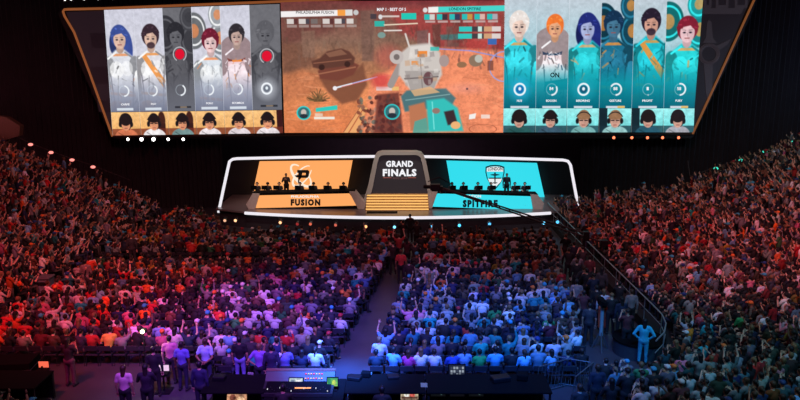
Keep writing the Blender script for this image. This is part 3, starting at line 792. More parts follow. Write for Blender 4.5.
def feed(team,i):
    c=Canvas(0,0,30,24,2.6); r=random.Random(40+i+(team=='R')*10)
    c.grad([0,24],[(250,196,130),(240,176,104)] if team=='L' else [(160,240,240),(110,220,222)])
    if team=='R' and i in(3,4): c.rect(0,0,8,24,(20,40,50)); 
    if i in (1,2) and team=='L': c.ell(23,9,4,9,(70,36,30)); c.rect(19,12,27,22,(60,30,28))
    if i==5 and team=='L': c.rect(24,0,30,24,(60,24,26))
    dark=(26,50,62) if team=='R' else (120,50,36)
    c.rect(0,17,30,24,dark,.75)
    body=[(214,120,84),(244,238,240),(120,150,150),(238,228,232),(232,220,226),(236,226,230)][i] if team=='L' else [(40,90,90),(60,90,110),(120,180,180),(150,200,200),(40,90,110),(170,170,180)][i]
    hx=15+r.uniform(-1,1); c.ell(hx,25,12,8,body); c.line(hx-8,21,hx-3,24,1,tuple(v*.7 for v in body))
    hy=11; down=(team,i) in(('L',0),('R',0),('R',4),('R',5))
    hc=(34,24,26) if (team,i) not in(('R',2),('R',3)) else (150,110,80)
    sk=(224,150,112) if team=='L' else (206,158,140)
    c.ell(hx,hy-1.5,7 if down else 6,8,hc); c.ell(hx,hy+2.5,4.4,5.6,sk); c.ell(hx,hy-3.5,6.2,3.8 if not down else 6.5,hc)
    if not down:
        c.line(hx-3.4,hy+1,hx-1,hy+1,1,(40,30,34)); c.line(hx+1,hy+1,hx+3.4,hy+1,1,(40,30,34))
    c.line(hx-1.3,hy+5.5,hx+1.3,hy+5.5,.7,(150,70,70))
    for s in(-1,1): c.ell(hx+s*6,hy+1.5,1.5,2.8,(24,22,28))
    c.ring(hx,hy,7.2,.9,(28,26,32),1,20,160); c.line(hx+5.5,hy+4,hx+3,hy+7,.6,(20,20,24))
    c.mix((c.X<.4),(240,240,240),.6); c.noise(3,.15,seed=i+50)
    return c
YL=SY-.03
for i in range(6):
    a,b=Lx_t[i],Lx_t[i+1]; q=[(a,Ltop(a)),(b,Ltop(b)),(Lx_b[i+1],Lmid(Lx_b[i+1])),(Lx_b[i],Lmid(Lx_b[i]))]
    pp=portrait('L',LS[i]).mesh('portrait_panel',q,YL,wall)
    cx=(q[2][0]+q[3][0])/2; dy=Lmid(cx)
    if NL[i]: text(NL[i],cx-len(NL[i])*.85,dy-8.4,cx+len(NL[i])*.85,dy-6.4,YL-.03,M_text,pp,bold=.02)
    a=Lx_b[i];b=Lx_b[i+1]; q=[(a,Lmid(a)+.4),(b,Lmid(b)+.4),(b+1.2,Lbot(b)),(a+1.6,Lbot(a))]
    feed('L',i).mesh('player_feed',q,YL,wall)
    a,b=Rx_t[i],Rx_t[i+1]; q=[(a,-5),(b,-6),(Rx_b[i+1],108),(Rx_b[i],108)]
    pp=portrait('R',RS[i]).mesh('portrait_panel',q,YL,wall)
    cx=(q[2][0]+q[3][0])/2
    text(NR[i],cx-len(NR[i])*.85,99.6,cx+len(NR[i])*.85,101.8,YL-.03,M_text,pp,bold=.02)
    if PR[i]: text(PR[i],cx-1.0*len(PR[i])+.2,87,cx+1.0*len(PR[i])+.2,90.2,YL-.03,M_text,pp,bold=.02)
    if i==1: text('ON',cx-1,72.5,cx+8,77.5,YL-.03,mat('ink_navy',(24,60,80),.5),pp,bold=.03)
    q=[(Rx_b[i],108.4),(Rx_b[i+1],108.4),(Rx_b[i+1]-1,132.3),(Rx_b[i]-.3,132.3)]
    feed('R',i).mesh('player_feed',q,YL,wall)

# match picture
g=Canvas(280,0,505,134,2.0)
g.grad([0,12,40,70,90,134],[(120,46,50),(128,76,68),(134,100,84),(178,118,84),(226,140,92),(222,126,78)])
g.poly([(280,0),(350,0),(352,12),(330,30),(300,40),(280,46)],(112,66,60),.8,4); g.poly([(280,40),(300,44),(318,60),(300,70),(280,74)],(122,82,66),.9,3)
g.poly([(390,8),(504,2),(504,50),(430,47),(398,30)],(158,64,62),.9,3)
for x,y,w,h,c in [(432,24,9,22,(96,60,54)),(446,26,14,20,(112,84,76)),(452,12,12,30,(124,60,56)),(466,38,26,12,(190,70,66)),(474,22,20,18,(176,84,80)),(496,30,9,30,(140,50,50)),(416,30,12,14,(120,96,92)),(440,34,24,5,(60,120,120)),(360,10,14,50,(118,88,78)),(300,30,14,26,(138,104,88))]: g.poly([(x,y),(x+w,y-1),(x+w-1,y+h),(x+1,y+h)],c,.75,.8)
g.poly([(430,47),(505,50),(505,134),(360,134),(370,80),(400,62)],(240,142,104),.95,2); g.poly([(280,74),(300,68),(330,80),(300,96),(280,100)],(196,118,80),.8,3)
g.noise(9,.12,seed=3); g.noise(2,.14,seed=5)
rz_=random.Random(9)
for _ in range(150):
    x=rz_.uniform(282,503); y=rz_.uniform(72,132); g.line(x,y,x+rz_.uniform(4,20),y+rz_.uniform(-3,3),rz_.uniform(.5,1.6),rz_.choice([(244,156,112),(200,112,76),(250,170,128),(184,100,70)]),.35)
for _ in range(140):
    x=rz_.uniform(282,503); y=rz_.uniform(14,60); g.line(x,y,x+rz_.uniform(-3,3),y+rz_.uniform(3,12),rz_.uniform(.6,2.4),rz_.choice([(150,110,96),(92,60,52),(170,84,76),(104,70,66),(120,96,90)] if x>400 else [(140,112,94),(100,74,62),(126,92,78)]),.4)
g.poly([(318,78),(348,74),(362,62),(366,84),(356,100),(340,104),(326,92)],(120,74,56),.85,1.5)
g.poly([(316,70),(322,62),(350,60),(358,64),(352,74),(336,80),(318,78)],(120,66,54),1,.8); g.line(316,73,354,66,1.4,(180,120,90),.7)
g.poly([(310,60),(318,57),(326,50),(340,47),(348,50),(354,57),(352,64),(318,68),(311,66)],(98,60,50),1,.8); g.poly([(324,52),(340,48),(346,53),(328,56)],(140,96,76),.9); g.line(312,62,350,58,1,(160,104,80),.8); g.ell(320,66,3,3,(60,36,32)); g.ell(346,63,3,3,(60,36,32))
rr=random.Random(4)
for _ in range(70): 
    a=rr.uniform(PI,2*PI); L=rr.uniform(4,13); g.line(316+rr.uniform(-5,5),101,316+math.cos(a)*L,102+math.sin(a)*L*1.1,.6,rr.choice([(104,78,50),(140,106,66),(80,60,44)]),.8)
g.line(334,87,376,76,1,(190,190,240)); g.line(334,87,350,83,1.6,(230,240,250)); g.ell(333,87.5,2.2,2.2,(240,236,240)); g.line(340,86,398,72,.5,(240,120,120))
g.poly([(340,134),(358,106),(366,108),(354,134)],(238,170,110)); g.line(346,134,362,108,1,(180,90,60)); g.line(341,133,359,106,.7,(150,70,50))
for _ in range(120):
    x=rr.uniform(356,400);y=rr.uniform(94,133)
    if y<94+(400-x)*.1: continue
    g.ell(x,y,rr.uniform(1,3),rr.uniform(1,2.6),rr.choice([(90,46,40),(140,96,80),(70,36,34),(190,140,120),(120,60,50),(100,110,100)]),.8,rr.uniform(0,3))
g.poly([(376,94),(398,92),(402,134),(372,134)],(86,40,40),.75,1.2); g.rect(375,86,391,90,(230,220,220),.85); g.rect(391,86,398,90,(240,200,120),.8)
g.ell(388,56,13,12,(196,90,84),.5,soft=5); g.ell(380,80,9,7,(210,60,66),.7,soft=3)
# plain walking machine
HU=(206,198,192)
for s in (0,1): g.line(400+26*s,64,390+40*s,84,7,(160,150,146))
g.poly([(400,52),(410,44),(430,42),(440,52),(442,74),(434,88),(410,90),(398,74)],HU,1,1.2); g.poly([(404,70),(440,70),(434,88),(410,90)],(168,160,156),.9); g.poly([(410,46),(430,44),(434,56),(408,58)],(224,216,210),.9)
g.rect(417,50,427,56,(240,140,60)); g.rect(411,60,418,64,(240,140,60),.8); g.line(409,46,405,33,1.8,(216,206,200)); g.line(429,44,429,33,1.8,(216,206,200))
g.ell(396,56,7,7,(196,186,182)); g.ell(396,56,3,3,(120,110,108)); g.ell(444,60,5,6,(170,150,146)); g.ell(428,78,5,7,(110,76,80)); g.line(404,78,438,76,1.2,(110,100,100)); g.line(420,58,422,88,.8,(130,120,118))
for _ in range(26):
    x=rz_.uniform(402,434); y=rz_.uniform(47,84); a=rz_.uniform(2,6); b=rz_.uniform(1.5,5); g.poly([(x,y),(x+a,y-.6),(x+a+.8,y+b),(x+.4,y+b+.6)],rz_.choice([(232,226,220),(170,160,156),(186,178,174),(136,124,122),(206,160,124)]),.55,.5)
g.poly([(400,96),(406,90),(446,88),(456,98),(452,106),(404,112)],(78,116,122),1,1); g.line(405,100,450,94,1,(130,170,170)); g.poly([(410,90),(430,86),(440,92),(414,96)],(230,180,130),.8)
g.poly([(408,106),(424,102),(430,130),(410,132)],(190,120,86),1,1); g.poly([(426,100),(444,98),(458,108),(464,132),(428,133)],(54,192,186),1,1.2); g.poly([(444,112),(454,110),(458,124),(448,126)],(60,44,48),1,.8); g.line(432,102,434,130,1.2,(120,226,220)); g.ell(436,111,4,3,(150,120,110)); g.ell(456,126,5,4,(240,180,120)); g.poly([(414,122),(426,118),(428,134),(412,134)],(70,170,160),.8)
g.line(438,48,470,50,1.2,(150,150,230),.8); g.line(470,50,504,57,1.2,(130,150,230),.8); g.ring(505,66,15,1.2,(150,170,240),.8); g.rect(430,46,439,50,(50,190,180),.8)
g.ell(476,60,7,6,(140,116,96)); g.ell(479,58,4,4,(190,190,180)); g.ell(462,64,5,3,(150,110,80)); g.rect(488,60,494,70,(120,70,60),.8); g.rect(488,38,497,44,(50,110,190),.9)
g.ell(467.5,88.5,1.1,1.1,(30,20,30)); g.ell(467,88,14,4,(240,170,170),.35,soft=4)
g.ring(484,130,14,1,(150,70,50),.7,ry=5)
def icon(cx,cy,r,c): g.ell(cx,cy,r,r,(54,110,116)); g.ring(cx,cy,r,1.4,c); g.ell(cx,cy-.6,r*.42,r*.5,(200,190,180)); g.ell(cx,cy+r*.5,r*.6,r*.35,(40,50,60))
icon(300.5,113,6.6,(50,204,200)); icon(391,112,7.5,(50,196,196))
g.poly([(313,108),(335,105),(335,109.6),(313,112)],(50,204,190)); g.rect(312,113.4,320,116.6,(236,236,230),.6); g.rect(311,117,332,119.6,(240,236,226),.95)
g.poly([(470,115),(477,113.5),(476,119),(469.5,120)],(244,240,236)); g.rect(482,115,491,119,(244,240,236),.75)
g.poly([(280,10),(352,8.6),(352,14.4),(280,15.8)],(244,240,240)); g.rect(337,8.9,345,14.6,(246,160,70)); g.rect(345,8.9,352,14.4,(220,218,216)); g.ell(355.5,11.5,2.6,2.6,(200,200,200))
for i in range(6):
    x=286+i*12; c0=(226,222,218) if i not in(2,) else (120,112,110)
    g.rect(x,17.5,x+7,22.5,c0,.9); g.rect(x+7,17.5,x+10.6,22.5,[(90,50,50),(70,70,80),(120,90,80)][i%3],.9); g.rect(x,23.4,x+10,26,(190,180,176),.6)
g.poly([(432,6.5),(505,5.4),(505,11),(432,12)],(70,214,204)); g.poly([(428,6.6),(438,6.4),(438,12),(428,12.2)],(244,240,238)); g.ell(425,9.6,2.4,2.4,(220,220,220))
for i in range(6):
    x=424+i*12.6; g.rect(x,13.6,x+5.5,19.2,(40,190,184)); g.rect(x+5.5,13.6,x+10.5,19.2,[(210,210,206),(60,50,60),(50,60,90),(200,150,70),(220,180,170),(170,170,180)][i]); g.rect(x+1,20,x+11,22,(214,214,210),.65)
for j,y in enumerate((26,33)): g.rect(459-j*1,y,472,y+5,(50,200,190)); g.rect(472,y,484,y+5,(60,60,66),.9); g.rect(478,y,482,y+5,(200,230,220)); g.rect(484,y,492,y+5,(210,160,120)); g.rect(492,y,501,y+5,(230,226,222),.9)
g.rect(401,12.4,416,18.6,(30,200,182)); g.rect(381,14.6,399,16.4,(236,232,226),.8); g.rect(374,20,384,25.5,(40,190,176),.9); g.rect(370,13,376,18,(70,60,66)); g.ell(380,16,2,2.4,(220,220,220)); g.line(384,24,417,22.6,1.2,(236,222,196)); g.line(384,29.6,401,29.4,1.4,(240,236,230),.9)
g.ell(381,34,4,3,(120,180,176),.7)
gm=g.mesh('match_picture',[(280.5,1.5),(505,0),(503,132.6),(284.5,132.8)],YL,wall)
text('PHILADELPHIA FUSION',296,10.8,334,13.8,YL-.03,mat('ink_grey',(150,140,140),.5),gm,bold=.01)
text('LONDON SPITFIRE',449,7.4,481,10.4,YL-.03,mat('ink_teal2',(20,120,124),.5),gm,bold=.01)
text('MAP 1 \u00b7 BEST OF 5',377,7.8,406,11,YL-.03,M_text,gm,bold=.02)

# lamps slung under the wall
def lamp_can(loc,col,strength,label,group,r=.17,name='spotlight',light=None):
    o=empty(name,loc); tag(o,label,'lamp',group)
    m=MB(); m.tube([(0,.12,0),(0,.02,0),(0,-.30,0)],[r*.7,r*1.15,r*1.15],12,cap=True); m.build('housing',M_dark,o)
    m=MB(); m.tube([(0,-.305,0),(0,-.33,0)],[r*.95,r*.8],12); m.build('lens',E('lens_%d_%d_%d'%col,col,strength),o)
    m=MB(); m.tube([(-r*1.3,-.1,0),(-r*1.3,-.1,r*1.9),(r*1.3,-.1,r*1.9),(r*1.3,-.1,0)],.025,6); m.build('yoke',M_dark,o)
    return o
nth=['first','second','third','fourth','fifth','sixth','seventh','eighth','ninth','tenth','eleventh','twelfth']
for i,x in enumerate((129.5,143,155,169.5,184.5)): lamp_can(P(x,138.8,SY-.3),(255,252,250),5,'white spotlight under left end of video wall, %s from the left'%nth[i],'spotlights below the video wall',.11 if i not in(1,2) else .14)
for i,x in enumerate((612.5,630.5,646,661,677)): lamp_can(P(x,137.2,SY-.3),(255,120,80),2.4,'orange-red spotlight under right end of video wall, %s from the left'%nth[i],'spotlights below the video wall',.11)
for i,x in enumerate((67,73,86,100,114,130)): lamp_can(P(x,0-(i*.3),SY-.5),(240,236,230),1.5,'small white lamp above top left of video wall, %s from the left'%nth[i],'small lamps above the video wall',.09)
# aisle lamps on a rail by the drapes
def rail_lamps(spots,Y,col,s,lab,grp):
    for i,(x,y) in enumerate(spots):
        p=P(x,y,Y); o=empty('rail_lamp',p); tag(o,lab%nth[i],'lamp',grp)
        m=MB(); m.ell((0,0,0),(.17,.12,.10),12,6); m.build('lens',E('lens_%d_%d_%d'%col,col,s),o)
        m=MB(); m.box((0,.1,.1),(.3,.14,.06),bev=.015); m.build('housing',M_dark,o)
        if i: pass
ls=[(10,135),(30.5,144.5),(51,152.5),(72,160),(93,167)]
rail_lamps(ls,47.6,(255,140,130),1.6,'pinkish lamp on the cable along the left drape, %s from the left','lamps along the left drape')
rs=[(716,168.5),(741,160.5),(765,151.5),(793,142)]
rail_lamps(rs,47.6,(60,220,190),1.3,'green lamp on the cable along the right drape, %s from the left','lamps along the right drape')
for spots,l in ((ls,'left'),(rs,'right')):
    m=MB(); q=[P(x,y,47.75)+Vector((0,0,.1)) for x,y in spots]
    if l=='left': q=[P(-20,121,47.75)]+q+[P(130,180,47.75)]
    else: q=[P(690,176,47.75)]+q+[P(830,130,47.75)]
    m.tube(q,.02,5); m.tube([q[0],(q[0].x,q[0].y+.6,q[0].z+1)],.02,5); tag(m.build('lamp_cable',mat('cable_grey',(70,60,60),.6)),'thin cable carrying the small lamps along the %s drape'%l,'cable')
m=MB(); m.prism([P(-30,112,47.3),P(6,117,47.3),P(20,126,47.3),P(19,136,47.3),P(4,140,47.3),P(-30,140,47.3)],(0,.5,0)); tag(m.build('balcony_front',mat('balcony_brown',(90,58,44),.7)),'brown balcony front corner at the far left edge above the stand','balcony')

# ------------------------------------------------------------------ stage
ZS=1.15
def arcx(n,x0,x1,Yc,Ye): return [(x0+(x1-x0)*i/n, Yc+(Ye-Yc)*((2*i/n-1)**2)) for i in range(n+1)]
stage=empty('stage',(0,0,0)); tag(stage,'low curved show stage with glossy deck and white lit front lip','stage')
fr=arcx(24,-10.2,9.9,43.6,45.0)
m=MB(); m.prism([(x,y,ZS-.12) for x,y in fr]+[(12.4,46,ZS-.12),(12.4,54,ZS-.12),(-12.4,54,ZS-.12),(-12.4,46,ZS-.12)],(0,0,.12)); m.build('deck',M_deck,stage)
m=MB(); m.prism([(x,y+.25,0) for x,y in fr]+[(12.2,46.2,0),(12.2,54,0),(-12.2,54,0),(-12.2,46.2,0)],(0,0,ZS-.12)); m.build('stage_skirt',M_black,stage)
m=MB(); m.tube([(x,y-.05,ZS-.08) for x,y in fr],.10,8); m.build('lip_light',M_white,stage)
m=MB(); slab(m,[(231,157),(571,157),(580,212),(219,212)],50.9,.1); tag(m.build('stage_backdrop',mat('backdrop',(22,22,26),.7)),'dark backdrop panel behind the two lit team walls','backdrop')
# white tube frame
m=MB(); pts=[(218.5,212.5),(223,191),(228,168),(229.5,161.5),(232.5,159.3),(237,158.6),(300,157.2),(350,156.6),(400,156.3),(450,157),(510,158.5),(563,160),(568,161.2),(570.5,165),(574,184),(579.5,213)]
m.tube([P(x,y,46.5) for x,y in pts],.095,10); tag(m.build('light_frame',M_white,smooth=True),'white glowing tube frame outlining the whole stage set','light')
# team walls
lw=MB(); slab(lw,[(259.5,161.5),(352.5,160.5),(345.5,198),(251.5,199)],50.0,.15); lwo=tag(lw.build('led_backdrop',M_orange),'orange lit wall with white ring emblem and black letter P on the left','screen')
rw=MB(); slab(rw,[(446.5,160.8),(537,163.2),(545.5,201),(453,198)],50.0,.15); rwo=tag(rw.build('led_backdrop',M_cyan),'cyan lit wall with a shield emblem on the right side of the stage','screen')
Yq=49.95
def orbit(cx,cy,rx,ry,rot,w0,w1,a0,a1,n=40):
    o=[];i_=[]
    for k in range(n+1):
        t=k/n; a=a0+(a1-a0)*t; w=w0+(w1-w0)*(1-abs(2*t-1))
        for lst,dr in ((o,w/2),(i_,-w/2)):
            x=(rx+dr)*math.cos(a); y=(ry+dr)*math.sin(a); lst.append((cx+x*math.cos(rot)-y*math.sin(rot), cy+x*math.sin(rot)+y*math.cos(rot)))
    return o,i_
def ribbon(mb,o,i_,Y,th=.02):
    for k in range(len(o)-1): mb.prism([P(*o[k],Y),P(*o[k+1],Y),P(*i_[k+1],Y),P(*i_[k],Y)],(0,th,0))
em=MB(); ribbon(em,*orbit(301,175.5,6,13.5,-.72,1.2,3.2,.3,5.6),Yq-.02); ribbon(em,*orbit(302,176,5.5,12.5,.72,.8,2.4,-1.0,4.6),Yq-.02)
em.build('ring_emblem',E('cream',(255,236,214),1.0),lwo)
em=MB()
for q in ([(297.2,170),(308,170),(309.2,171.2),(309.2,172.9),(297.2,172.9)],[(305.9,172.7),(309.2,172.7),(308.9,175.4),(305.6,175.4)],[(299.5,175.2),(308.9,175.2),(308.4,176.6),(307.2,177.9),(299.2,177.9)],[(298.4,172.7),(302.4,172.7),(301.2,178.2),(299.6,179.6),(299.2,183),(297.9,183)],[(294.4,175.6),(299,174.6),(299,177.4),(296.5,177.4)]): slab(em,q,Yq-.06,.02)
em.build('letter_p',M_ink,lwo)
text('LONDON',488,166.9,502.5,170.6,Yq-.10,M_inkt,rwo,bold=.02)
def shield(cx,cy,k): return [(cx+k*x,cy+k*y) for x,y in [(-9.2,-9.5),(-5,-11),(0,-11.4),(5,-11),(9.2,-9.5),(9.4,-4),(8,2),(5,7),(1.5,11.5),(0,12.6),(-1.5,11.5),(-5,7),(-8,2),(-9.4,-4)]]
em=MB(); slab(em,shield(495,176.5,1.02),Yq-.02,.02); em.build('shield_border',M_inkt,rwo)
em=MB(); slab(em,shield(495,176.5,.90),Yq-.04,.02); em.build('shield_field',M_cyan,rwo)
em=MB(); slab(em,[(486.9,168),(490.6,166.9),(495,166.5),(499.4,166.9),(503.1,168),(503.3,171.5),(486.7,171.5)],Yq-.06,.02); slab(em,[(488,178.9),(502,178.9),(500.6,182),(495.6,187),(494.4,187),(489.4,182)],Yq-.06,.02); em.build('shield_white',E('pale_white',(236,240,240),1),rwo)
em=MB()
for q in ([(488.5,177.6),(501.5,177.6),(500.5,178.8),(489.5,178.8)],[(490,174.6),(494,174),(494.6,175.8),(491,175.2)],[(500,174.6),(496,174),(495.4,175.8),(499,175.2)],[(494.2,172.5),(495.8,172.5),(495.5,184),(494.5,184)],[(492.4,182.4),(497.6,182.4),(497,183.4),(493,183.4)]): slab(em,q,Yq-.09,.02)
em.build('aircraft_outline',M_inkt,rwo)
# desks
def desk(front,text1,text2,box1,box2,lit,ink,caps,top,label):
    Y=45.9; d=empty('player_desk',(0,0,0)); tag(d,label,'desk')
    mb=MB(); slab(mb,front,Y,.06); mb.build('front_panel',lit,d)
    for q in caps:
        mb=MB(); slab(mb,q,Y-.12,.75); mb.build('end_cap',mat('desk_grey',(190,172,162),.45),d)
    mb=MB(); slab(mb,top,Y-.02,1.0); slab(mb,[front[3],front[2],(front[2][0]+1,front[2][1]+2.2),(front[3][0]-1,front[3][1]+2.2)],Y-.03,.7); mb.build('desk_top',M_case,d)
    text(text2,*box2,Y-.05,ink,d,bold=.07,gap=1.28); text(text1,*box1,Y-.05,E('pale_white',(236,240,240),1),d,bold=.02)
    return d
desk([(259.5,195.3),(349,193.3),(358.5,205.6),(254.5,208.3)],'PHILADELPHIA','FUSION',(291,195.4,319,197.8),(290.7,199.0,320.3,205.8),M_orange,M_ink,
     [[(252.5,193.6),(259.5,193.6),(254.8,210.4),(249,210.4),(246,204.5)],[(349,191.6),(355.5,191.6),(361.5,199.5),(366,203),(364.5,209),(358,209)]],[(252.5,193),(355,191),(355.3,192.6),(349,193.4),(259.5,195.4),(252.3,194.4)],'curved desk with orange lit front reading FUSION on the left of stage')
desk([(437.5,193.3),(530.5,196.2),(533,210.6),(431,206.6)],'LONDON','SPITFIRE',(464,194.9,481,197.6),(462.7,199.8,497.7,207.4),M_cyan,M_inkt,
     [[(432,191.8),(437.5,191.8),(432,208.5),(425,208.5),(424,203.5),(428,200)],[(530.5,194.4),(538,195),(544,203.5),(542,211.5),(533.5,211.5)]],[(431.8,191.2),(538,194.2),(538,195.2),(530.5,196.3),(437.5,193.4),(431.8,192)],'curved desk with cyan lit front reading SPITFIRE on the right of stage')
# centre arch
ar=empty('stage_arch',(0,0,0)); tag(ar,'grey tapered arch framing a dark board reading GRAND FINALS','arch')
out=[(362.5,204),(368,186),(373,163),(375,156),(377.5,153),(382,151.8),(417,151.8),(421.5,153),(424,156),(426.5,163),(431,186),(434,204)]
inn=[(368.5,204),(373,186),(377.2,164),(379,157.5),(380.8,155.6),(384,155),(415.5,155),(418.5,155.6),(420.5,157.5),(422.3,164),(427,186),(429,204)]
mb=MB()
for k in range(len(out)-1): slab(mb,[out[k],out[k+1],inn[k+1],inn[k]],46.0,.9)
mb.build('arch_frame',M_arch,ar)
mb=MB(); slab(mb,inn,46.35,.2); bd=mb.build('title_board',E('board_dark',(34,28,33),1.0),ar)
text('GRAND',386,160.8,413,167,46.3,M_text,bd,bold=.045,gap=1.15); text('FINALS',382.8,169,416.4,176.3,46.3,M_text,bd,bold=.045,gap=1.15)
text('NYC 2018',393,177.4,407,179.2,46.3,E('text_dim',(120,80,80),1),bd)
mb=MB(); slab(mb,[(383,177.4),(391.5,177.4),(391.5,178.1),(383,178.1)],46.3,.02); slab(mb,[(408,177.4),(416,177.4),(416,178.1),(408,178.1)],46.3,.02); mb.build('underline',E('text_dim2',(150,80,70),1),bd)
st=empty('stage_steps',(0,0,0)); tag(st,'stage steps with glowing gold bands below the GRAND FINALS board','steps')
n=6; zt=P(400,193.8,46.2).z
for k in range(n):
    z0=ZS+(zt-ZS)*k/n; z1=ZS+(zt-ZS)*(k+1)/n; y=45.35+k*.13
    xa=P(365,0,y).x+ .0; x0=(365.5+k*.25-400)/FPX*(y*CP+ (CAMZ-1.6)*SP); x1=(429-k*.2-400)/FPX*(y*CP+(CAMZ-1.6)*SP)
    b=MB(); b.box(((x0+x1)/2,(y+46.3)/2,(z0+z1)/2),(x1-x0,46.3-y,z1-z0)); s_=b.build('step',mat('step_cream',(190,140,84),.4),st)
    b=MB(); b.box(((x0+x1)/2,y-.015,(z0+z1)/2+.01),(x1-x0-.04,.03,(z1-z0)*.55)); b.build('light_strip',M_gold,s_)
b=MB(); b.box((P(384,0,44).x-.2,44.75,ZS+.02),(2.0,.5,.04),bev=.01); tag(b.build('floor_plate',M_case),'dark flat plate lying on the deck in front of the gold steps','plate')
# players with monitors on both sides
def monitor(loc,label,group,w=.62):
    o=empty('monitor',loc); tag(o,label,'monitor',group)
    m=MB().box((0,0,.34),(w,.05,.28),bev=.012); m.build('casing',M_case,o)
    m=MB().box((0,.04,.10),(.05,.05,.22)); m.box((0,.04,.01),(.26,.2,.02)); m.build('stand',M_dark,o)
    return o
ZT=2.16-.32
for side,xs,col,nm in (('left',[257,267.5,279,300,313.5,328,343.5],(60,34,26),'FUSION'),('right',[452,463.5,478,491,515,525],(20,40,56),'SPITFIRE')):
    for i,x in enumerate(xs):
        p=P(x,190,47.6)
        person((p.x,47.75,1.36),PI+random.uniform(-.2,.2),'seat_type',(30,26,30),random.choice(['short','short','cap']),(24,20,22),None,(24,24,30),False,.95,'seated player with headset behind %s desk, %s from left'%(nm,nth[i]),'players at the stage desks',headset=True)
        c=link('gaming_chair',CHALL); c.location=(p.x,47.75,1.15+.05); c.rotation_euler=(0,0,PI); tag(c,'black chair behind the %s desk, %s from left'%(nm,nth[i]),'chair','players chairs on stage')
        monitor((p.x,46.55,ZT+.30),'black monitor on the %s desk, %s from left'%(nm,nth[i]),'monitors on the stage desks',.40)
p=P(286.5,190,48.6); person((p.x,48.6,1.36),PI,'stand_clap',(34,22,22),'short',(24,20,20),None,(24,24,28),True,1.0,'person in dark clothes standing behind the FUSION desk','people standing on stage')
p=P(506.5,190,48.6); person((p.x,48.6,1.36),PI,'stand_down',(18,30,44),'short',(24,20,20),None,(24,24,28),True,1.0,'person in dark clothes standing behind the SPITFIRE desk','people standing on stage')
b=MB(); 
for x0,x1 in ((255,347),(446,532)):
    a=P(x0,0,48).x; c=P(x1,0,48).x; b=MB(); b.box(((a+c)/2*.985,48.4,1.24),(abs(c-a),2.4,.2)); tag(b.build('riser',M_case),'low black riser under the %s players'%('FUSION' if x0<300 else 'SPITFIRE'),'riser')
# footlights along the stage
for i,(x,y,c,s_) in enumerate([(226,219.5,(255,190,150),1.0),(236.5,219.5,(255,190,140),1.8),(281,221.5,(255,180,130),2),(298,223,(200,60,60),.6),(311,223,(255,120,90),.8),(336,224,(230,110,90),.9),(366,225.5,(255,170,110),2.2),(394.5,226,(120,210,255),2.2),(430.5,225.5,(90,200,255),2.2),(459,224.3,(80,200,255),2.2),(489,223,(90,190,255),1.6),(543,222,(110,210,255),2)]):
    lamp_can(P(x,y,43.2),c,s_,'small stage-front footlight, %s from the left'%nth[i],'footlights along the stage front',.10,'footlight')
lamp_can(P(556.5,221,43.8),(90,190,255),2,'small blue-white lamp at right end of the stage front','footlights along the stage front',.11,'footlight')
# camera crane in front of the stage
cr=empty('camera_crane',(8.9,35.6,0)); cr.location=(0,0,0); tag(cr,'long black camera crane reaching across in front of the cyan desk','crane')
A=P(437,187,38.0); B=Vector((9.6,35.4,P(556,236,35.4).z))
m=MB(); up=Vector((0,0,.16))
m.tube([A+up*.3,B+up],.045,6); m.tube([A,B-up*.2],.045,6)
for k in range(15):
    q=A.lerp(B,k/14); m.tube([q+up*.5,q.lerp(B,.04)-up*.1],.02,4)
m.build('arm',M_ink,cr)
m=MB(); m.box(A+Vector((-.1,0,.0)),(.55,.4,.34),bev=.03); m.tube([A+Vector((-.3,0,0)),A+Vector((-.7,.25,-.03))],.10,8); m.box(A+Vector((.25,0,-.15)),(.16,.3,.4)); m.tube([A+Vector((-.5,0,.3)),A+Vector((.1,0,.55)),A+Vector((.9,0,.1))],.03,5); m.build('camera_head',M_ink,cr)
m=MB(); m.box(B+Vector((.1,0,0)),(.3,.3,.5),bev=.03); m.tube([(B.x,B.y,0),B],.08,8)
for a in range(3): m.tube([(B.x,B.y,.8),(B.x+.8*math.cos(a*2.1),B.y+.8*math.sin(a*2.1),.03)],.035,6)
m.build('pedestal',M_dark,cr)
m=MB(); m.tube([B,B+Vector((.9,-.15,-.3))],.05,6); m.box(B+Vector((1.0,-.15,-.35)),(.4,.3,.35),bev=.03); m.build('counterweight',M_dark,cr)
# stair barrier at the right end
sb=empty('stage_barrier',(0,0,0)); tag(sb,'grey metal stair barrier at the right foot of the white frame','barrier')
m=MB(); slab(m,[(567,206.5),(573.5,206),(577,213.5),(569,214)],45.6,.06); m.build('panel',mat('barrier_grey',(150,150,156),.4,.3),sb)
m=MB(); q=[P(*a,45.6) for a in [(567.5,214),(565.6,203),(566.5,197.5),(571,195.2),(573,195.5)]]; m.tube(q,.035,6); m.tube([P(569,206,45.6),P(568.6,197,45.6)],.03,5); m.tube([P(572,206,45.6),P(571,196,45.6)],.03,5); m.build('rail',M_grey,sb)

# guard rail along the right stand
S=STANDS['right']
gr=empty('guard_rail',(0,0,0)); tag(gr,'long grey guard rail along the foot of the right stand','rail')
pts=[]; L0=rowlen('right',-.78)
for k in range(26):
    x,y,_=standpt('right',-.78,1.0+(L0-2.0)*k/25*.92); pts.append(Vector((x,y,0)))
m=MB()
for z,r in ((1.35,.03),(.9,.018)): m.tube([p+Vector((0,0,z)) for p in pts],r,6)
m.build('rail',mat('rail_grey',(150,150,155),.4,.4),gr)
for p in pts[::2]:
    m=MB(); m.tube([p,p+Vector((0,0,1.35))],.022,6); m.build('post',mat('rail_grey'),gr)

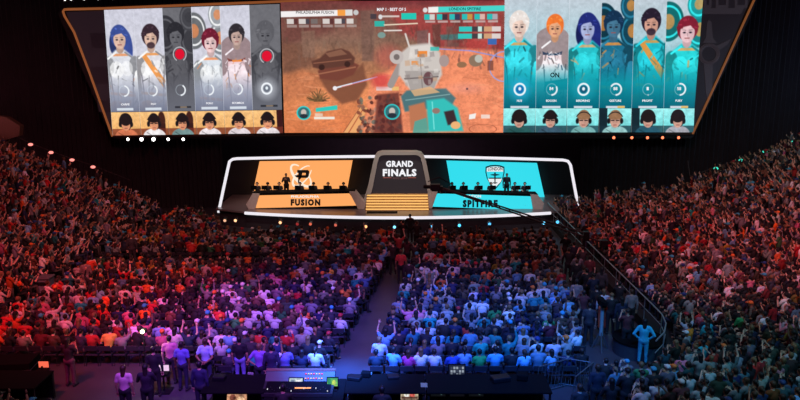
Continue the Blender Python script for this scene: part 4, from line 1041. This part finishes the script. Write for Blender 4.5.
# ------------------------------------------------------------------ people and things placed by hand
# nearest people at the desks
CT=1.0
for (px,py,sh,lab) in [(283,389,(24,18,22),'operator in black seated at the grey mixing console'),(382,391,(16,14,18),'operator in black seated at the middle of the control desk')]:
    g_=G(px,py,1.25); person((g_.x,g_.y,0),0,'seat_type',sh,'short',(16,12,14),None,(20,20,24),True,1.05,lab,'operators at the control desk')
    c=link('office_chair',CHALL); c.location=(g_.x,g_.y-.02,0); tag(c,'black chair under the %s operator'%('console' if px<300 else 'middle'),'chair')
# control desks along the bottom of the view
def tbl(x0,x1,Y0,Y1,z,label,name='control_desk'):
    o=empty(name,((x0+x1)/2,(Y0+Y1)/2,0)); tag(o,label,'desk'); w=x1-x0; d=Y1-Y0
    m=MB().box((0,0,z-.03),(w,d,.06),bev=.015); m.build('desk_top',M_case,o)
    m=MB().box((0,d/2-.03,(z-.06)/2),(w-.04,.04,z-.08)); m.build('front_skirt',M_black,o)
    for sx in(-1,1):
        for sy in(-1,1): MB().box((sx*(w/2-.06),sy*(d/2-.08),(z-.06)/2),(.06,.06,z-.06)).build('leg',M_dark,o)
    return o
YD=20.3
xs=lambda px,Y=20.6: (px-400)/FPX*(Y*CP+10*SP)
tbl(xs(206),xs(268),19.9,21.2,.96,'black control desk left of the grey mixing console')
tbl(xs(268),xs(345),19.7,21.2,.80,'black desk carrying the grey mixing console')
tbl(xs(346),xs(425),19.9,21.2,.96,'long black control desk in front of the centre aisle')
tbl(xs(426),xs(548),19.9,21.2,.96,'long black control desk behind the right seating block')
def screen_item(name,px,py,Y,w,h,tilt,col,label,pic=None,cat='monitor'):
    c=P(px,py,Y); o=empty(name,c); tag(o,label,cat); o.rotation_euler=(tilt,0,0)
    MB().box((0,.02,0),(w+.06,.05,h+.06),bev=.012).build('casing',M_case,o)
    cv=Canvas(0,0,40,26,1.0)
    pic(cv)
    H,W=cv.H,cv.W; me=bpy.data.meshes.new('picture'); vs=[((x/(W-1)-.5)*w,-.012,(.5-y/(H-1))*h) for y in range(H) for x in range(W)]
    fs=[(y*W+x,(y+1)*W+x,(y+1)*W+x+1,y*W+x+1) for y in range(H-1) for x in range(W-1)]
    me.from_pydata(vs,[],fs); cc=np.ones((H*W,4)); cc[:,:3]=lin(np.clip(cv.a,0,255)).reshape(-1,3)
    at_=me.color_attributes.new('Col','FLOAT_COLOR','POINT'); at_.data.foreach_set('color',cc.ravel().astype(np.float32)); link('picture',me,M_led,o)
    MB().box((0,.06,-h/2-.05),(.08,.04,.14)).box((0,.06,-h/2-.12),(.3,.2,.02)).build('stand',M_dark,o)
    return o
def pA(c): c.grad([0,26],[(150,110,90),(210,150,110)]); c.rect(2,2,38,6,(230,220,210)); c.ell(12,15,6,6,(110,60,50)); c.ell(28,18,7,5,(236,190,150)); c.noise(5,.6,seed=1)
def pB(c): c.grad([0,26],[(180,200,190),(220,225,215)]); c.rect(4,4,16,12,(120,140,150)); c.rect(20,6,36,20,(235,235,225)); c.rect(6,16,16,22,(90,130,120)); c.noise(4,.3,seed=2)
def pC(c): c.grad([0,26],[(60,150,20),(140,200,20)]); c.rect(2,2,14,24,(40,140,30)); c.ell(26,14,7,8,(190,215,30)); c.noise(5,.4,seed=3)
def pD(c): c.grad([0,26],[(190,190,150),(150,130,110)]); c.ell(14,14,6,8,(235,235,220)); c.ell(26,15,6,9,(200,90,80)); c.rect(2,3,38,7,(230,230,200)); c.rect(2,20,38,24,(90,60,50)); c.noise(4,.6,seed=4)
def pE(c): c.grad([0,26],[(16,20,24),(14,16,20)]); c.noise(3,.5,seed=5); c.line(6,12,34,14,2,(60,120,130)); c.line(14,6,30,20,1.5,(80,110,110)); c.ell(20,13,4,3,(90,160,160))
def pF(c): c.grad([0,26],[(16,16,24),(14,14,20)]); c.ell(10,13,2,2,(200,90,110)); c.ell(18,14,2,2,(110,100,180)); c.ell(32,13,3,3,(60,120,180))
def pG(c):
    c.grad([0,26],[(30,34,44),(26,28,36)])
    for i in range(5):
        for k in range(3): c.rect(4+i*7,4+k*7,9+i*7,9+k*7,(150,160,170) if (i+k)%3 else (60,66,76))
screen_item('monitor',237,396.5,20.3,.62,.42,-.3,None,'monitor with orange picture on the left control desk',pA)
screen_item('monitor',296,382.5,20.5,.42,.26,-.45,None,'pale lit screen set in the grey mixing console',pB)
screen_item('monitor',332.5,382,20.4,.32,.25,-.35,None,'small bright green screen right of the mixing console',pC)
screen_item('monitor',409.5,393,20.4,.55,.40,-.3,None,'bright picture monitor right of the middle operator',pD)
for i,(x,pc,l) in enumerate([(438,pE,'dim teal-lit panel, leftmost on the right control desk'),(457,pF,'dim panel with coloured dots on the right control desk'),(476,pE,'dim teal-lit panel right of the dotted one')]):
    screen_item('lighting_console',x,393,20.5,.46,.24,-.9,None,l,pc,'console')
screen_item('monitor',457,371,21.6,.52,.40,-.2,None,'small monitor grid standing above the right control desk',pG)
# mixing console
mc=empty('mixing_console',(xs(300),20.45,.82)); mc.rotation_euler=(0,0,0); tag(mc,'long pale grey mixing console with fader rows and lit keys','mixing console')
w=xs(336)-xs(267)
m=MB(); m.prism([(-w/2,-.55,0),(-w/2,-.55,.10),(-w/2,.10,.20),(-w/2,.38,.42),(-w/2,.50,.42),(-w/2,.50,0)],(w,0,0)); m.build('console_body',M_light,mc)
m=MB(); m.box((0,.44,.435),(w+.04,.16,.03),bev=.01); m.build('arm_rest',mat('wood_brown',(120,84,76),.5),mc)
m=MB(); m.prism([(-w/2+.08,-.50,.122),(w/2-.08,-.50,.122),(w/2-.08,.06,.207),(-w/2+.08,.06,.207)],(0,0,.006)); m.build('dark_surface',M_case,mc)
for k in range(26):
    x=-w/2+.16+k*(w-.32)/25; y=-.38+.1*math.sin(k*1.7)
    MB().box((x,y,.155+.13*(y+.5)),(.022,.045,.02)).build('fader',M_white if k%5==0 else M_light,mc)
key=[E('key_warm',(255,170,100),1.6),E('key_yellow',(240,230,140),1.2),E('key_red',(255,70,50),1.5)]
for k in range(14):
    x=.18+(k%7)*.085; y=.14+(k//7)*.12; MB().box((x,y,.25+(y-.10)*.8),(.045,.03,.02)).build('lit_key',key[(k*5)%3],mc)
MB().box((xs(301)-xs(300)+.12,-.3,.17),(.5,.03,.03)).build('lit_key',key[0],mc)
# flight cases and clutter
def case(px,py,Y,dx,dy,dz,rz,label):
    c=P(px,py,Y); o=empty('flight_case',(c.x,c.y,0)); o.rotation_euler=(0,0,rz); tag(o,label,'case')
    z=max(dz,c.z); MB().box((0,0,z/2),(dx,dy,z),bev=.02).build('body',M_case,o)
    MB().box((0,0,z-.25),(dx+.015,dy+.015,.03)).build('edging',M_grey,o)
    return o
case(16,382,22.5,1.4,.9,.9,.1,'black flight case at the lower left corner of the view')
o=tbl(-14.3,-11.4,20.2,21.5,.95,'black technical desk at the lower left edge of the floor')
def laptop(px,py,Y,col,label,z=None):
    c=P(px,py,Y); o=empty('laptop',c); tag(o,label,'laptop')
    MB().box((0,-.12,-.13),(.36,.25,.02),bev=.006).build('base',M_case,o)
    MB().box((0,.02,0),(.36,.02,.24),bev=.006).build('lid',M_case,o)
    MB().box((0,.006,0),(.33,.01,.21)).build('screen',E('lap_%d_%d_%d'%col,col,1),o); return o
c=laptop(43.5,364.5,21.9,(255,110,80),'open laptop with orange-red screen on the lower left desk')
b=MB(); p=P(43.5,366,21.9); b.tube([(p.x,p.y-.1,.95),(p.x,p.y-.1,p.z-.1)],.03,6); b.box((p.x,p.y-.1,p.z-.12),(.4,.3,.02)); tag(b.build('laptop_stand',M_dark),'thin dark stand under the orange-screen laptop','stand')
c=laptop(164,368,22.0,(240,200,236),'open laptop with pale pink screen on a stand among standing people')
p=P(164,370,22.0); b=MB(); b.tube([(p.x,p.y-.1,0),(p.x,p.y-.1,p.z-.12)],.03,6); b.box((p.x,p.y-.1,p.z-.12),(.45,.35,.02)); b.box((p.x,p.y-.1,.02),(.5,.5,.04)); tag(b.build('laptop_stand',M_dark),'thin dark stand under the pale pink laptop','stand')
def gear(kind,px,py,Y,d,m_,label,cat):
    p_=P(px,py,Y); z=.96 if kind!='paper_sheet' else .962
    b_=MB(); b_.box((p_.x,p_.y,z+d[2]/2),d,Matrix.Rotation(random.uniform(-.3,.3),3,'Z'),bev=min(d)*.2); tag(b_.build(kind,m_),label,cat)
gear('equipment_box',355,390,20.8,(.42,.30,.12),M_dark,'dark metal box left of the middle operator','box')
gear('equipment_box',366,386,21.0,(.30,.22,.18),M_case,'taller black box behind the left dark metal box on the desk','box')
gear('name_plate',369,384.5,21.15,(.20,.05,.07),mat('plate_pale',(150,150,150),.5),'tiny pale plate on the desk in front of the centre aisle','plate')
gear('name_plate',251,381.5,21.15,(.20,.05,.07),mat('plate_pale'),'tiny pale plate at the back of the left control desk','plate')
gear('paper_sheet',424,392,20.4,(.21,.30,.004),mat('paper',(150,145,110),.8),'olive sheet of paper beside the bright picture monitor','paper')
gear('equipment_box',393,389,20.9,(.36,.30,.10),M_dark,'flat dark box right of the middle operator','box')
gear('equipment_box',500,390,20.7,(.60,.35,.16),M_dark,'wide dark box at the right part of the right control desk','box')
gear('equipment_box',522,388,20.8,(.34,.34,.22),M_case,'black cube-like box near the right end of the control desks','box')
gear('equipment_box',220,389,20.8,(.40,.30,.14),M_dark,'dark box on the left control desk, near its left end','box')
for i,(x,y,an) in enumerate([(552,376,.5),(568,372,-.4),(580,384,.9)]):
    p=G(x,y+14,0); o=empty('crowd_barrier',p); o.rotation_euler=(.1,0,an); tag(o,'tilted grey crowd barrier beside the right control desk, %s from left'%nth[i],'barrier')
    m=MB(); m.tube([(-.7,0,.05),(-.7,0,1.05),(.7,0,1.05),(.7,0,.05)],.022,6,closed=True); m.build('frame',M_grey,o)
    for k in range(8): MB().tube([(-.55+k*.157,0,.05),(-.55+k*.157,0,1.05)],.010,5).build('bar',M_grey,o)
# bin by the left stand
p=BIN; o=empty('wheeled_bin',p); tag(o,'grey wheeled bin at the foot of the left stand','bin')
MB().prism([(-.30,-.28,.08),(.30,-.28,.08),(.30,.28,.08),(-.30,.28,.08)],(0,0,.0)).box((0,0,.55),(.62,.62,.95),bev=.05).build('body',mat('bin_grey',(120,128,140),.5),o)
MB().box((0,0,1.07),(.68,.68,.10),bev=.04).build('lid',mat('bin_lid',(90,90,98),.5),o); MB().box((0,-.33,.85),(.4,.03,.14)).build('slot',M_ink,o)
for s in(-1,1): MB().tube([(s*.24,.3,.1),(s*.30,.3,.1)],.1,12).build('wheel',M_ink,o)
# bright lamp among the seats
p=P(143,331,22.6); o=empty('work_lamp',p); tag(o,'small bright warm-white work lamp shining among the left seats','lamp')
MB().tube([(0,0,-p.z),(0,0,-.05)],.02,6).build('pole',M_dark,o); MB().ell((0,-.07,0),(.07,.05,.07),12,8).build('lens',E('lamp_warm',(255,240,180),9),o); MB().box((0,.06,0),(.18,.14,.16),bev=.02).build('housing',M_dark,o)
L=bpy.data.lights.new('work_lamp_light','POINT'); L.energy=40; L.color=(1,.85,.55); L.shadow_soft_size=.1; lo=bpy.data.objects.new('work_lamp_light',L); COL.objects.link(lo); lo.location=p+Vector((0,-.3,.1))
# round draped camera riser, tripod camera
p=G(638,352,0); o=empty('camera_riser',p); tag(o,'low round black-draped camera riser in the right corner','riser')
MB().tube([(0,0,0),(0,0,.55)],.95,28).build('drape',mat('drape_slate',(46,56,66),.8),o); MB().tube([(0,0,.55),(0,0,.60)],.98,28).build('platform',M_case,o)
p=G(600,350,0); o=empty('tripod_camera',p); tag(o,'video camera on a tall pale tripod post beside the round riser','camera')
MB().tube([(0,0,.6),(0,0,1.75)],.07,10).build('column',mat('post_pale',(150,176,176),.4,.3),o)
for a in range(3): MB().tube([(0,0,.85),(.34*math.cos(a*2.1+.4),.34*math.sin(a*2.1+.4),0)],.028,6).build('leg',M_grey,o)
MB().box((0,.1,1.90),(.22,.6,.26),bev=.03).box((0,-.25,1.95),(.1,.14,.12)).build('camera_body',M_case,o); MB().tube([(0,.4,1.9),(0,.62,1.9)],[.10,.13],12).build('lens',M_ink,o)
b=MB(); p=P(501,381,21.5); b.box(p,(.46,.03,.14),bev=.01); tag(b.build('sign_plate',mat('plate_blue',(80,150,220),.5)),'small pale blue plate on the front of the right control desk','sign')

flush_far()

# ------------------------------------------------------------------ light
wd=bpy.data.worlds.new('world'); sc.world=wd; wd.use_nodes=True; bg=wd.node_tree.nodes['Background']; bg.inputs[0].default_value=(.5,.35,.45,1); bg.inputs[1].default_value=.0
def spot(loc,tgt,col,W,deg,blend=1.0,r=.4):
    L=bpy.data.lights.new('stage_spot','SPOT'); L.energy=W; L.color=col; L.spot_size=math.radians(deg); L.spot_blend=blend; L.shadow_soft_size=r
    o=bpy.data.objects.new('stage_spot',L); COL.objects.link(o); o.location=loc; o.rotation_euler=(Vector(tgt)-Vector(loc)).to_track_quat('-Z','Y').to_euler()
RED=(1,.10,.12); MAG=(.62,.10,.95); VIO=(.38,.20,1); BLU=(.08,.24,1); TEA=(.10,.55,.75); PINK=(1,.25,.35); WARM=(1,.55,.42)
K=1.0
SPOTS=[((-14,12,23),(-13,26.5,1),(1,.06,.10),22000,36),((-11,10,23),(-10.6,27,1),(1,.14,.30),11000,25),
 ((-6,8,23),(-6.5,23,1),MAG,8000,30),((-3,8,23),(-4.5,23.5,1),(.30,.10,1),46000,31),((2,8,23),(2.2,23.5,1),(.02,.17,1),56000,31),((0,10,24),(-2,27,1),VIO,7000,34),
 ((-1.2,12,24),(-1.9,22.2,0),(.01,.17,1),300000,11),((5,8,23),(6,25,1),(.08,.32,1),9000,30),((12,9,23),(13,22,2),(.12,.50,.72),10500,44),
 ((-4,16,24),(-3,37,1),RED,3600,42),((5,16,24),(5,37,1),(1,.14,.16),3600,42),((-12,16,24),(-13,39,1),(1,.40,.42),5000,36),
 ((-8,18,24),(-23,40,3),(1,.17,.20),8000,56),((-10,14,24),(-22,32,3),(1,.12,.16),6000,50),
 ((8,18,24),(21,37,3),(1,.34,.36),7000,44),((10,12,24),(17,33,2),(1,.10,.17),19000,36),
 ((20,14,24),(24,45,4),(.55,.9,.85),6500,38),
 ((-8,34,19),(-7.5,46.9,1.9),(1,.88,.82),9000,25),((0,34,19),(0,46.9,2.2),(1,.92,.85),11000,23),((8,34,19),(7.5,46.9,1.9),(.85,.9,1),9000,25)]
for l,t,c,W,d in SPOTS: spot(l,t,c,W*K,d)
def area(loc,tgt,col,W,sx):
    L=bpy.data.lights.new('fill_light','AREA'); L.energy=W; L.color=col; L.size=sx
    o=bpy.data.objects.new('fill_light',L); COL.objects.link(o); o.location=loc; o.rotation_euler=(Vector(tgt)-Vector(loc)).to_track_quat('-Z','Y').to_euler()
area((-30,44,6),(-26,51.6,11),(1,.35,.4),420,6)  # added glow on the left drape, stands in for haze
area((30,44,7),(26,51.6,11),(.4,.6,1),420,6)  # added bluish glow on the right drape, likewise for haze
area((0,56,3),(0,65.7,12),(.8,.5,.7),500,8)  # added lift for the back wall in place of haze
area((0,20,26),(0,36,0),(1,.66,.74),1300,14)
vs_=sc.view_settings; vs_.view_transform='Standard'; vs_.look='None'; vs_.gamma=1; vs_.use_curve_mapping=False; vs_.exposure=0
